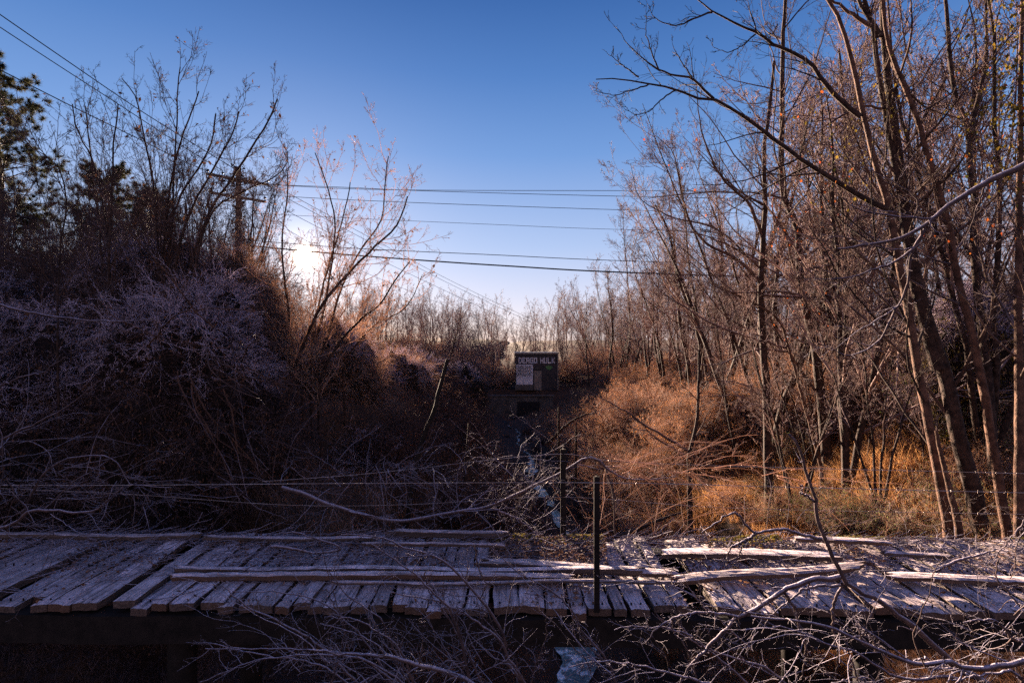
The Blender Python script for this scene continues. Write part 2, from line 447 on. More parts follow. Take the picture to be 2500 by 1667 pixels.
# left bank back trees
for k in range(50):
    y = rngp.uniform(22, 50); px = rngp.uniform(-100, 600)
    x = (px - 1250) / F * y
    v = int(rngp.choice([0, 2, 2, 4, 3]))
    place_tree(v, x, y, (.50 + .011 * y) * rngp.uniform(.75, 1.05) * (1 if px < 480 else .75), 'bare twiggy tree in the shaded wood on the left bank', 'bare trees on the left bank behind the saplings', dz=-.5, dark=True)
for k in range(30):
    y = rngp.uniform(36, 84); x = (rngp.uniform(740, 1130) - 1250) / F * y
    place_tree(int(rngp.choice([2, 4])), x, y, rngp.uniform(.3, .5), 'low bare tree backlit on the left slope beside the creek', 'low backlit trees left of the creek')
def wood_mass(name, label, spec, seed, m='twigfar'):
    base = [gen_tree(900 + i, H=13, limbs=12, spread=sp, ang=.55, crown=cr, twigr=.012, up=.06, lv=(8, 7, 0)) for i, (sp, cr) in enumerate(((.5, .3), (.6, .2), (.4, .3)))]
    bm = []
    for (T, TR), st in base: bm.append(tubes([(T, TR, 5)] + [(a, b, 3) for a, b, c in st]))
    rng = np.random.default_rng(seed); L = []
    for x, y, s_ in spec(rng):
        V, Fa = bm[int(rng.integers(0, 3))]; a = rng.uniform(0, 6.28); c_, s2 = math.cos(a), math.sin(a)
        W = np.stack([V[:, 0] * c_ - V[:, 1] * s2, V[:, 0] * s2 + V[:, 1] * c_, V[:, 2]], -1) * s_ + np.array([x, y, float(height(x, y))]); L.append((W, Fa))
    V, Fa = joinvf(L); o = link(name, mesh(name, V, Fa), M[m]); tag(o, label, 'woodland', kind='stuff')
def sp1(rng):
    for k in range(170):
        y = rng.uniform(34, 110); yield (rng.uniform(1500, 2620) - 1250) / F * y + 2, y, rng.uniform(.65, 1.0)
def sp2(rng):
    for k in range(115):
        y = rng.uniform(120, 210); yield (rng.uniform(700, 1800) - 1250) / F * y, y, rng.uniform(.95, 1.4) * y / 150
def sp3(rng):
    for k in range(60):
        y = rng.uniform(24, 70); yield (rng.uniform(-150, 640) - 1250) / F * y, y, (.44 + .010 * y) * rng.uniform(.75, 1.1)
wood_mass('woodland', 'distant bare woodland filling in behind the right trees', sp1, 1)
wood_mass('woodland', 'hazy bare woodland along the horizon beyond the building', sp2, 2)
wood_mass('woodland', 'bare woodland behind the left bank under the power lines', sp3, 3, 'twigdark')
for (x, y, v, sc_) in ((8.6, 17.2, 2, 1.15), (9.9, 19.5, 3, 1.0), (10.2, 15.5, 0, 1.1), (12.0, 17.5, 4, 1.35), (13.6, 14.2, 0, 1.15), (15.5, 17, 3, 1.1), (9.3, 23, 2, 1.25), (17.5, 20, 2, 1.2), (8.9, 13.6, 4, 1.1),
                       (11.3, 12.2, 3, .95), (14.6, 20.5, 5, 1.0), (19, 17.5, 0, 1.2), (10.8, 21, 5, .95), (12.8, 22, 2, 1.2), (16.6, 13.8, 4, 1.3), (10.6, 19.2, 1, 1.0)):
    place_tree(v, x, y, sc_, 'fine twigged bare tree standing among the big trunks at right', 'fine twigged trees among the big trunks', name='twiggy_tree')
for (x, y, v, sc_) in ((-16.6, 31, 4, 1.2), (-18.0, 32, 2, 1.05), (-15.2, 29, 4, 1.0), (-18.6, 33, 0, 1.0), (-13.6, 28, 4, .66)):
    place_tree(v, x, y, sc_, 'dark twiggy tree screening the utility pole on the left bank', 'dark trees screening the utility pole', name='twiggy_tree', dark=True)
# trees flanking the gap, told apart
place_tree(1, 14.0, 62, 1.32, 'tallest bare tree of the group just right of the gap, crossed by the black cable', None, 'tall_bare_tree')
place_tree(5, 11.0, 58, 1.05, 'upright bare tree left of the tallest tree, behind the creek brush', None, 'tall_bare_tree')
place_tree(0, 8.6, 57, 1.0, 'bare tree leaning its twigs over the sky gap right of the building', None, 'tall_bare_tree')
place_tree(2, -8.5, 66, .75, 'rounded bare tree left of the building with dark forked trunk', None, 'forked_bare_tree')

# ------------------------------------------------------------------ hand-laid trees
def hand_tree(name, label, trunks, d, widths, limbs=(), lv=(14, 7, 5, 3), seed=1, bark='bark', twig='twig', twigr=.004, group=None, cat='tree', base=None, taper=.28,
              spread=.35, up=.03, extend=True, auto=True, ld=None, leaf=None, tmin=.25, ang=.8, sides=10, wob=.12, d2=None, flat=None):
    """trunks: list of pixel polylines base->tip; widths px at base; limbs: (polyline, width px)"""
    rng = np.random.default_rng(seed)
    Ts, TRs = [], []
    for pts, w in zip(trunks, widths):
        p3 = pix(pts, d, d2)
        if extend and pts is trunks[0]:
            b = p3[0]; gz = float(height(b[0], b[1])) - .25
            if b[2] > gz: p3 = [(b[0] + .05, b[1] + .05, gz)] + p3
        T = smooth_poly(p3, 30, rng, .004 * d / 8)
        r = w / F * d / 2
        R = r * np.linspace(1, taper, 30); R[0:3] *= np.array([1.3, 1.15, 1.05])
        Ts.append(T); TRs.append(R)
    Ts = np.array(Ts); TRs = np.array(TRs)
    b = Ts[0, 0].copy()
    root = empty(name, tuple(b), label, cat, group)
    Ls, LRs = [], []
    for pts, w in limbs:
        p3 = smooth_poly(pix(pts, d, (ld if ld else d2)), 20, rng, .006 * d / 8)
        Ls.append(p3); LRs.append(w / F * d / 2 * np.linspace(1, .16, 20))
    link('trunk', mesh('trunk', *(lambda V, Fa: (V - b, Fa))(*tubes([(Ts, TRs, sides)]))), M[bark], root)
    sets = []
    par, parR = [], []
    if Ls:
        Ls = np.array(Ls); LRs = np.array(LRs); sets.append((Ls, LRs, 7)); par.append(Ls); parR.append(LRs)
    if auto:
        A, AR = kids(Ts, TRs, lv[0], tmin, 1, ang, spread, .38, 20, .07, up, rng, rmin=twigr * 2, flat=flat)
        sets.append((A, AR, 5)); par.append(A); parR.append(AR)
    A = np.concatenate(par); AR = np.concatenate(parR)
    B, BR = kids(A, AR, lv[1], .1, 1, .75, .38, .5, 8, wob, up, rng, rmin=twigr * 1.3, flat=flat)
    C, CR = kids(B, BR, int(lv[2] * 1.35), .1, 1, .75, .46, .6, 6, wob * 1.2, up, rng, rmin=twigr)
    D, DR = kids(C, CR, lv[3], .1, 1, .7, .5, .7, 4, wob * 1.2, up, rng, rmin=twigr * .8)
    sets += [(B, BR, 4), (C, CR, 3), (D, DR, 3)]
    V, Fa = tubes(sets)
    link('branches', mesh('branches', V - b, Fa), M[twig], root)
    if leaf:
        for nm, mt, cnt, size, pts3 in leaf:
            src = np.concatenate([C[rng.integers(0, len(C), cnt)]])
            if pts3 is not None:   # cluster centres
                cen = np.array([P(*p) for p in pts3]); which = rng.integers(0, len(cen), cnt)
                c = cen[which] + rng.normal(0, 1, (cnt, 3)) * np.array([.32, .3, .38])
                V, Fa = leafquads(c, size, rng, .8, hang=True)
            else:
                V, Fa = leaves(src, 1, size, rng)
            link(nm, mesh(nm, V - b, Fa, False), M[mt], root)
    return root, Ts, C

# A big dark double trunk
hand_tree('tall_bare_tree', 'thickest dark trunk at the right, rising from the bank to the top edge',
    [[(2412, 1340), (2389, 1267), (2376, 1195), (2346, 1089), (2308, 919), (2266, 791), (2232, 664), (2210, 532), (2196, 404), (2178, 264), (2160, 128), (2148, -80)],
     [(2290, 900), (2250, 760), (2222, 640), (2203, 500), (2172, 330), (2145, 180), (2128, 60), (2090, -60)],
     [(2148, 90), (2125, 50), (2095, 0), (2080, -60)]], 9.6, [40, 26, 14],
    limbs=[([(2143, 75), (2090, 40), (2030, 0), (1980, -40)], 12), ([(2155, 85), (2181, 149), (2232, 272), (2266, 383), (2300, 493), (2330, 640)], 16),
           ([(2190, 430), (2120, 330), (2070, 290), (1960, 300)], 6), ([(2210, 560), (2290, 470), (2330, 390)], 6), ([(2170, 270), (2100, 262), (2000, 320), (1920, 390)], 7)],
    seed=11, lv=(14, 7, 5, 3), leaf=[('ivy_leaves', 'leafyel', 90, .05, [(2150, 180, 9.4), (2155, 230, 9.4), (2140, 280, 9.4)])])
# C leaning trunk with long limbs to the left
hand_tree('leaning_bare_tree', 'leaning tree whose two long dark limbs reach left across the sky',
    [[(2318, 1310), (2312, 1267), (2287, 1132), (2266, 1025), (2240, 898), (2215, 749), (2190, 617), (2168, 502), (2138, 404), (2108, 276), (2083, 162), (2053, 55), (2019, 0), (1990, -60)]],
    8.8, [26],
    limbs=[([(2176, 515), (2095, 476), (2020, 430), (1951, 387), (1862, 319), (1798, 272), (1742, 243), (1700, 240), (1645, 217), (1585, 206), (1500, 193), (1455, 195)], 14),
           ([(1742, 242), (1692, 194), (1650, 185), (1606, 170), (1551, 128), (1508, 72)], 7),
           ([(1649, 221), (1620, 240), (1589, 268), (1551, 279), (1504, 251)], 4),
           ([(1692, 194), (1650, 130), (1640, 100)], 4), ([(1606, 170), (1580, 90), (1578, 10)], 4), ([(1585, 206), (1530, 225), (1495, 232), (1450, 220)], 4),
           ([(1560, 190), (1520, 160), (1470, 120)], 4),
           ([(2100, 285), (2044, 238), (2006, 191), (1972, 147), (1900, 115), (1845, 79), (1772, 47), (1704, 0), (1680, -30)], 13),
           ([(1738, 30), (1690, 48), (1650, 62), (1600, 45), (1578, 0)], 5), ([(1845, 82), (1800, 120), (1770, 126), (1740, 112), (1735, 95)], 4),
           ([(1900, 60), (1880, 90), (1850, 100)], 3), ([(1951, 387), (1965, 330), (1979, 272)], 5), ([(1951, 387), (1850, 430), (1760, 450), (1690, 452)], 5)],
    seed=12, lv=(8, 6, 4, 2), bark='barkred', twig='bark', leaf=[('red_leaves', 'leafred', 26, .05, [(1980, 250, 8.7), (2010, 420, 8.7), (1690, 415, 8.7)]),
                                     ('ivy_leaves', 'leafyel', 90, .055, [(2010, 235, 8.7), (2030, 400, 8.7), (2050, 420, 8.7), (2120, 320, 8.7)])])
hand_tree('reddish_sapling_tree', 'reddish smooth trunk leaning left, second from the right edge',
    [[(2462, 1320), (2453, 1267), (2427, 1110), (2402, 961), (2372, 813), (2334, 660), (2318, 560), (2300, 493), (2266, 383), (2232, 272), (2181, 149), (2160, 60), (2150, -40)]],
    9.0, [24], seed=13, bark='barkred', lv=(14, 7, 5, 3))
hand_tree('forked_bare_tree', 'dark slim trunk at the right dividing into a V high up',
    [[(2440, 1300), (2419, 1025), (2410, 898), (2393, 770), (2376, 600), (2385, 500), (2368, 425), (2363, 315), (2334, 238), (2319, 140), (2308, 0), (2300, -60)],
     [(2366, 330), (2397, 204), (2410, 106), (2406, 13), (2415, -60)]],
    11.5, [24, 12], seed=14, lv=(16, 7, 5, 3), leaf=[('red_leaves', 'leafred', 60, .055, [(2310, 190, 11), (2350, 250, 11), (2320, 360, 11), (2410, 400, 11)])])
hand_tree('ivy_clad_tree', 'upright trunk at the right frame edge with clinging yellow green ivy',
    [[(2488, 1310), (2488, 1000), (2486, 700), (2490, 400), (2492, 150), (2498, -80)]],
    8.2, [24], seed=15, bark='barkred', lv=(12, 6, 4, 3), leaf=[('ivy_leaves', 'leafyel', 900, .06, [(2485, y, 8.1) for y in range(-20, 420, 30)] + [(2455, 180, 8), (2440, 60, 8), (2430, 260, 8)]),
                                      ('red_leaves', 'leafred', 50, .055, [(2450, 170, 8), (2420, 420, 8), (2440, 550, 8)])])
t_, T_, C_ = hand_tree('seed_ball_tree', 'slender upright tree with round seed balls hanging in its fine crown',
    [[(2020, 1140), (2015, 1080), (2002, 940), (1985, 821), (1959, 727), (1951, 640), (1947, 553), (1915, 489), (1908, 383), (1910, 170), (1917, 0), (1920, -90)]],
    15, [24], seed=16, bark='bark', lv=(36, 8, 5, 3), spread=.34, ang=.95, tmin=.15, up=.01,
    leaf=[('red_leaves', 'leafred', 110, .075, [(1935, 545, 14.5), (1990, 535, 14.5), (1960, 590, 14.5), (1890, 470, 14.5), (2030, 460, 14.5), (1960, 755, 14.5), (1930, 790, 14.5)])])
rb = np.random.default_rng(3)
ctr = C_[rb.integers(0, len(C_), 130), -1] - np.array(t_.location)
ico = []
for c in ctr:
    s = .028
    V = np.array([[1, 0, 0], [-1, 0, 0], [0, 1, 0], [0, -1, 0], [0, 0, 1], [0, 0, -1]], float) * s + c - np.array([0, 0, .05])
    ico.append((V, np.array([[0, 2, 4], [2, 1, 4], [1, 3, 4], [3, 0, 4], [2, 0, 5], [1, 2, 5], [3, 1, 5], [0, 3, 5]])))
o = link('seed_balls', mesh('seed_balls', *joinvf(ico)), M['bark'], t_); tag(o, kind='stuff')
hand_tree('arching_limb_tree', 'dark trunk mid right whose long limbs arch down to the left over the brush',
    [[(1876, 1140), (1868, 919), (1857, 727), (1862, 600), (1868, 500), (1865, 380), (1880, 250), (1890, 150)]],
    14.5, [22],
    limbs=[([(1868, 700), (1800, 635), (1721, 591), (1680, 530), (1660, 450), (1645, 380), (1600, 330)], 9),
           ([(1868, 600), (1830, 500), (1798, 468), (1755, 425), (1720, 340), (1704, 264), (1700, 200)], 9),
           ([(1862, 720), (1980, 728), (1900, 712), (1800, 715), (1740, 695), (1680, 640)], 7),
           ([(1866, 830), (1930, 858), (1850, 852), (1800, 870), (1740, 892), (1640, 880), (1560, 862)], 6),
           ([(1868, 980), (1830, 945), (1770, 930), (1700, 935)], 5), ([(1868, 1000), (1800, 965), (1700, 968), (1640, 950)], 4),
           ([(1860, 660), (1750, 560), (1640, 530), (1560, 480), (1540, 400)], 6), ([(1862, 640), (1780, 600), (1700, 570), (1590, 560)], 5)],
    seed=17, lv=(16, 9, 6, 4), spread=.4, ang=1.0)
hand_tree('slim_bare_tree', 'slim dark straight trunk between the seed ball tree and the thickest trunk',
    [[(2094, 1150), (2085, 1000), (2075, 850), (2068, 700), (2065, 500), (2062, 300), (2050, 120)]], 16, [17], seed=18, lv=(24, 7, 5, 3))
hand_tree('slim_bare_tree', 'pale curved sapling just left of the seed ball tree trunk',
    [[(2004, 1145), (1980, 1047), (1951, 940), (1925, 847), (1900, 780), (1840, 740), (1760, 700)]], 14, [10], seed=19, lv=(14, 6, 5, 3), bark='barkred')
hand_tree('slim_bare_tree', 'thin upright dark trunk close behind the slim straight trunk',
    [[(2120, 1160), (2108, 980), (2095, 820), (2085, 600), (2095, 420), (2110, 260)]], 18, [14], seed=24, lv=(20, 6, 5, 3))
hand_tree('low_forked_tree', 'low black forked trunk with two limbs leaning left in the pale brush',
    [[(1684, 1150), (1681, 1120), (1690, 1080), (1702, 1020), (1706, 940), (1707, 855)]], 13.5, [18],
    limbs=[([(1683, 1105), (1640, 1075), (1568, 1034), (1530, 1005), (1500, 989), (1430, 950)], 8), ([(1670, 1110), (1620, 1080), (1580, 1050), (1560, 1010), (1550, 985)], 6)],
    seed=20, lv=(4, 6, 5, 3), spread=.3)
hand_tree('slim_bare_tree', 'slim leaning trunk behind the brush left of the arching limb tree',
    [[(1712, 1050), (1712, 870), (1695, 780), (1670, 720), (1650, 650), (1630, 560), (1600, 500)]], 22, [14], seed=25, lv=(22, 8, 6, 3))
hand_tree('broken_stump', 'snapped leaning reddish trunk standing on the right bank below the thick tree',
    [[(2345, 1330), (2320, 1200), (2300, 1120), (2285, 1050)]], 8.6, [26], seed=21, bark='barkred', auto=True, lv=(4, 3, 3, 2), spread=.2)

# foreground frosted limb upper right
hand_tree('frosted_limb', 'frosted pale limb entering from the right edge and branching down in front of the trees',
    [[(2560, 370), (2500, 404), (2406, 447), (2317, 502), (2249, 557), (2181, 587), (2100, 600), (2044, 608)]], 4.6, [17],
    limbs=[([(2317, 502), (2278, 532), (2230, 532), (2180, 527), (2085, 505), (2010, 440)], 7), ([(2261, 557), (2227, 612), (2221, 640), (2218, 685), (2205, 725), (2189, 749), (2138, 783), (2090, 810), (2040, 851)], 8),
           ([(2242, 598), (2180, 642), (2140, 655), (2095, 672), (2040, 680), (1976, 685)], 7), ([(2189, 749), (2165, 800), (2138, 838), (2074, 868), (2030, 850), (1981, 830)], 6),
           ([(2249, 557), (2240, 600), (2180, 610), (2100, 590), (2030, 570)], 5), ([(2406, 447), (2380, 520), (2350, 600), (2330, 610)], 4), ([(2230, 540), (2232, 480), (2100, 400), (2060, 380)], 4)],
    seed=22, bark='frosttwig', twig='frosttwig', extend=False, auto=False, lv=(0, 5, 3, 1), cat='branch', wob=.16, twigr=.0025, spread=.2)

# left bank saplings in front of the sun
def cr1(l): return [(x / 2.351, y / 2.351) for x, y in l]
L1 = [
 ('tall thin sapling whose tip is the highest on the left bank', [(960, 1700), (985, 1300), (1000, 1000), (1015, 700), (1020, 500), (1035, 390)], 8, 13),
 ('sapling bending right below the power lines with tufted tip', [(930, 1700), (950, 1300), (980, 1050), (1040, 800), (1110, 620), (1140, 525)], 9, 13),
 ('thick limbed sapling fanning right with seed tufts on the tip', [(980, 1750), (1060, 1300), (1180, 1050), (1290, 850), (1345, 740), (1370, 640)], 10, 12.5),
 ('long sapling sweeping right to a bare curved tip left of the sun', [(1050, 1750), (1190, 1250), (1350, 1000), (1490, 780), (1560, 660), (1590, 570)], 11, 12.5),
 ('sapling with a single tip hooked to the left across the power lines', [(920, 1700), (900, 1300), (870, 1000), (820, 750), (790, 590), (740, 500), (700, 455)], 8, 13),
 ('dark upright sapling just left of the hooked sapling', [(620, 1750), (635, 1300), (650, 900), (652, 800), (670, 700), (680, 600)], 9, 12),
 ('slender forked sapling near the far pine', [(640, 1750), (610, 1300), (540, 950), (470, 800), (430, 700), (415, 600)], 8, 12.5),
 ('outer left sapling leaning over toward the pine', [(600, 1750), (570, 1300), (520, 880), (500, 720), (490, 610)], 8, 13.5),
 ('low arching sapling reaching right with hanging pods above the sun', [(1100, 1750), (1200, 1250), (1400, 1100), (1560, 1030), (1640, 950), (1650, 870)], 8, 12),
 ('leaning dark sapling in the middle of the left clump', [(880, 1750), (960, 1350), (1050, 1100), (1150, 950), (1220, 800), (1240, 650)], 9, 13.5),
 ('leftmost sapling bowed over the dark thicket', [(330, 1700), (380, 1200), (330, 950), (180, 850), (60, 760), (0, 740)], 7, 9),
]
for i, (lab, pts, w, d) in enumerate(L1):
    hand_tree('bare_sapling', lab, [cr1(pts)], d, [w], seed=200 + i, lv=(20, 7, 5, 2), spread=.34, ang=.55, tmin=.2, twigr=.0035, up=.06, cat='sapling', group='bare saplings on the left bank',
              leaf=[('pods', 'leafdead', 40, .10, None)] if i % 2 == 0 or i > 7 else None, twig='twig')
L2 = [
 ('slim sapling just right of the sun with tall twig tips', [(740, 940), (790, 760), (810, 640), (818, 560), (806, 480), (770, 375)], 8, 14),
 ('leaning sapling crossing the sun glow up to the right', [(704, 960), (740, 840), (790, 740), (851, 667), (914, 604), (970, 549), (995, 480)], 12, 13),
 ('sapling with long whip tip standing right of the sun', [(760, 950), (800, 820), (835, 700), (880, 610), (930, 540), (938, 470), (948, 381)], 8, 13.5),
 ('sapling with seed cones on its tip below the cables', [(760, 900), (770, 780), (800, 660), (830, 560), (850, 480), (855, 445)], 8, 14.5),
 ('low dark sapling bending right toward the building', [(780, 950), (820, 850), (880, 780), (930, 740), (960, 690), (1000, 640)], 10, 13),
 ('thin curved sapling lowest right of the sun', [(840, 900), (880, 830), (920, 790), (980, 760), (1010, 720), (1032, 670)], 6, 15),
 ('twin stem sapling behind the sun glow', [(720, 950), (705, 760), (692, 660), (690, 560), (702, 470), (700, 410)], 8, 15),
]
for i, (lab, pts, w, d) in enumerate(L2):
    hand_tree('bare_sapling', lab, [pts], d, [w], seed=240 + i, lv=(20, 8, 5, 2), spread=.36, ang=.6, tmin=.2, twigr=.0035, up=.05, cat='sapling', group='bare saplings around the sun',
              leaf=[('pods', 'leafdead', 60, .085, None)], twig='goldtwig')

# ------------------------------------------------------------------ pines on the left
def pine(x, y, H, seed, label, mt='needle'):
    rng = np.random.default_rng(seed); z = float(height(x, y))
    root = empty('pine_tree', (x, y, z), label, 'pine tree')
    T = walk(np.array([[0, 0, -.3]]), np.array([[0, 0, 1.]]), np.array([H + .3]), 16, .02, .02, rng); TR = np.linspace(.22, .04, 16)[None]
    A, AR = kids(T, TR, 130, .15, .99, 1.2, .27, .4, 8, .07, .05, rng, rmin=.012)
    B, BR = kids(A, AR, 7, .25, 1, .8, .4, .5, 5, .1, .06, rng, rmin=.008)
    link('trunk', mesh('trunk', *tubes([(T, TR, 8)])), M['bark'], root)
    link('branches', mesh('branches', *tubes([(A, AR, 4), (B, BR, 3)])), M['bark'], root)
    tips = np.concatenate([B[:, -1], B[:, -2], B[:, 3], A[:, -1]])
    k = 44; n = len(tips); d = norm(rng.normal(0, 1, (n, k, 3)) + np.array([0, 0, .5])); c = tips[:, None, :]
    L = rng.uniform(.22, .45, (n, k, 1)); w = norm(np.cross(d, rng.normal(0, 1, (n, k, 3)))) * .014
    V = np.stack([c + w, c - w, c + d * L], 2).reshape(-1, 3)
    link('needles', mesh('needles', V, np.arange(len(V)).reshape(-1, 3), False), M[mt], root)
pine(-36, 36, 19.5, 1, 'tall dark pine at the left frame edge')
pine(-33, 42, 14, 2, 'smaller pine behind the saplings, tinted gold by the sun')
pine(-29.5, 42, 12.5, 4, 'pine mostly hidden behind the bare saplings at left')

# ------------------------------------------------------------------ thickets
def thicket(name, label, cx, cy, cz, rx, ry, rz, seed, n=2600, L=.9, m='vine', nleaf=9000, group=None, r=.004, cat='thicket', leafm='leafdead', leafs=.05, out=.5, sprigs=1.0):
    rng = np.random.default_rng(seed)
    # core
    nu, nv = 64, 40
    U, Vv = np.meshgrid(np.linspace(0, 2 * np.pi, nu, endpoint=False), np.linspace(.02, np.pi - .02, nv))
    def surf(u, v, s=1.0):
        k = 1 + .20 * vnoise(u * 9 + seed * 7, v * 9, 3.0) + .13 * vnoise(u * 9 + 11, v * 9 + seed, 1.3) + .07 * vnoise(u * 20, v * 20 + 5, 1.0)
        k = k * s
        return np.stack([rx * k * np.sin(v) * np.cos(u), ry * k * np.sin(v) * np.sin(u), rz * k * np.cos(v)], -1)
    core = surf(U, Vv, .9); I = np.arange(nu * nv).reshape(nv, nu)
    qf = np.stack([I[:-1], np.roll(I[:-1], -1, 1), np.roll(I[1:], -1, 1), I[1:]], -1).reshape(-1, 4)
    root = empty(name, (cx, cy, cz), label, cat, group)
    link('filler_core', mesh('core', core.reshape(-1, 3), qf), M['core'], root)  # dark filler body behind the vines, its shade is in the colour
    n = int(n * 1.7); nleaf = int(nleaf * 1.3)
    # strands
    u = rng.uniform(0, 2 * np.pi, n); v = np.arccos(rng.uniform(-.75, 1, n))
    p = surf(u, v, .9); nr = norm(p / np.array([rx, ry, rz]) ** 2)
    d = nr * rng.uniform(.2, 1, (n, 1)) * out + rng.normal(0, .6, (n, 3)) + np.array([0, 0, .15])
    A = walk(p, d, L * rng.uniform(.5, 1.5, n), 9, .22, -.10, rng); AR = np.full((n, 9), 1.0) * (r * rng.uniform(.7, 2.2, (n, 1))) * np.linspace(1, .4, 9)
    B, BR = kids(A, AR, 5, .1, 1, .9, .45, .7, 5, .25, -.02, rng, rmin=r * .7)
    link('vines', mesh('vines', *tubes([(A, AR, 3), (B, BR, 3)])), M[m], root)
    if sprigs:
        ns = int(sprigs * 2900)
        u = rng.uniform(0, 2 * np.pi, ns); v = np.arccos(1 - rng.uniform(0, 1, ns) ** 1.4 * .36)
        ks = vnoise(u * 4, v * 4, .8) > -.35; u, v = u[ks], v[ks]; ns = len(u)
        p = surf(u, v, .95); nr = norm(p / np.array([rx, ry, rz]) ** 2)
        A2 = walk(p, nr * .5 + rng.normal(0, .55, (ns, 3)) + np.array([.25 * np.sin(seed), 0, .1]), rng.uniform(.12, 1, ns) ** 1.6 * (.5 + .4 * vnoise(u * 6, v * 6, .7)) + .1, 7, .22, -.12, rng); AR2 = r * 1.1 * np.linspace(1, .5, 7)[None] * np.ones((ns, 1))
        B2, BR2 = kids(A2, AR2, 7, .1, 1, .7, .4, .8, 4, .15, .02, rng, rmin=r * .7)
        link('frosted_sprigs', mesh('frosted_sprigs', *tubes([(A2, AR2, 3), (B2, BR2, 3)])), M['sprig'], root)
    u = rng.uniform(0, 2 * np.pi, nleaf); v = np.arccos(rng.uniform(-.75, 1, nleaf))
    c = surf(u, v, .97) + rng.normal(0, .12, (nleaf, 3))
    link('dead_leaves', mesh('dead_leaves', *leafquads(c, leafs, rng, .6, True), False), M[leafm], root)
    return root

G = 'vine thickets on the left bank'
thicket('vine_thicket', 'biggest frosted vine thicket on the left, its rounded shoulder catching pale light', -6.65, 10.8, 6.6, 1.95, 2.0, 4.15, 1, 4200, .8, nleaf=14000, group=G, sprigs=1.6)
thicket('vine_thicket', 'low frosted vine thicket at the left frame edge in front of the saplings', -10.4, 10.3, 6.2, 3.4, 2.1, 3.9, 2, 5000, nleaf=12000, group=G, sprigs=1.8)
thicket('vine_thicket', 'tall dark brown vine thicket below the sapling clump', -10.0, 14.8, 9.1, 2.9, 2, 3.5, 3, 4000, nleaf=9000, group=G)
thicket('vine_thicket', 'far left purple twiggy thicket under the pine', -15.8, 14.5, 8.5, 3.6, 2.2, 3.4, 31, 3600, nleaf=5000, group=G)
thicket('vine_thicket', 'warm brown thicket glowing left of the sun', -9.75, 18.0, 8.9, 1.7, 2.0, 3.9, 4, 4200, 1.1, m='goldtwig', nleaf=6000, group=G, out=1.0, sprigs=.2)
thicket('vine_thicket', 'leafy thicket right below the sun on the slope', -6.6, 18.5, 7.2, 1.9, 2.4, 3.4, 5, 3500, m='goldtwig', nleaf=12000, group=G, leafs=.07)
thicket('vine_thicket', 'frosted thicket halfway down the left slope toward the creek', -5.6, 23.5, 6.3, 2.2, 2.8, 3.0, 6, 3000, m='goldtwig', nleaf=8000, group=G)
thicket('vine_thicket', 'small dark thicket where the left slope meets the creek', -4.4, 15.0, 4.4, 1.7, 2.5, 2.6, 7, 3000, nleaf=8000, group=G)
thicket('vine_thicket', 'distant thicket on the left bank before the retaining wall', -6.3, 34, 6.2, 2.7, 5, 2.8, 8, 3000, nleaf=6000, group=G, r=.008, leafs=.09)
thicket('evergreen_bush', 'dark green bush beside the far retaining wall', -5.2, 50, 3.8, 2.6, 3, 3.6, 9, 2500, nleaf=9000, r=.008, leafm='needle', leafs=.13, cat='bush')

# shrubs (instanced variants)
SHR = []
for s in range(5):
    rng = np.random.default_rng(300 + s); k = 34
    a = rng.uniform(0, 6.28, k); d = np.stack([np.cos(a) * .55, np.sin(a) * .55, np.ones(k)], -1)
    k = 46; a = rng.uniform(0, 6.28, k); d = np.stack([np.cos(a) * .55, np.sin(a) * .55, np.ones(k)], -1)
    A = walk(rng.normal(0, .4, (k, 3)) * np.array([1, 1, 0]) + np.array([0, 0, -.15]), d, rng.uniform(1.4, 3.0, k), 12, .13, -.06 if s % 2 else -.02, rng)
    AR = np.linspace(1, .3, 12)[None] * rng.uniform(.006, .014, (k, 1))
    B, BR = kids(A, AR, 14, .15, 1, .8, .4, .6, 7, .16, -.03, rng, rmin=.004)
    C, CR = kids(B, BR, 7, .1, 1, .8, .45, .7, 5, .18, -.03, rng, rmin=.0035)
    D, DR = kids(C, CR, 2, .1, 1, .8, .6, .8, 4, .2, -.03, rng, rmin=.003)
    me = mesh('shrub_stems', *tubes([(A, AR, 4), (B, BR, 3), (C, CR, 3), (D, DR, 3)]))
    lf = mesh('shrub_leaves', *leaves(C, 1, .045, rng, .02), False)
    SHR.append((me, lf))
def matcopy(me, m):
    c = me.copy(); c.materials.clear(); c.materials.append(m); return c
SHB = [(matcopy(a, M['brush']), matcopy(b, M['russet'])) for a, b in SHR]
SHV = [(matcopy(a, M['vine']), matcopy(b, M['leafdead'])) for a, b in SHR]
SHG = [(matcopy(a, M['brush']), matcopy(b, M['leafgreen'])) for a, b in SHR]
def shrub(setm, v, x, y, s, name, label, group, leaf=True, sz=1.0):
    r = empty(name, (x, y, float(height(x, y)) - .1), label, 'shrub', group)
    r.rotation_euler = (rngp.normal(0, .08), rngp.normal(0, .08), rngp.uniform(0, 6.28)); r.scale = (s, s, s * sz)
    link('stems', setm[v][0], None, r)
    if leaf: link('leaves', setm[v][1], None, r)
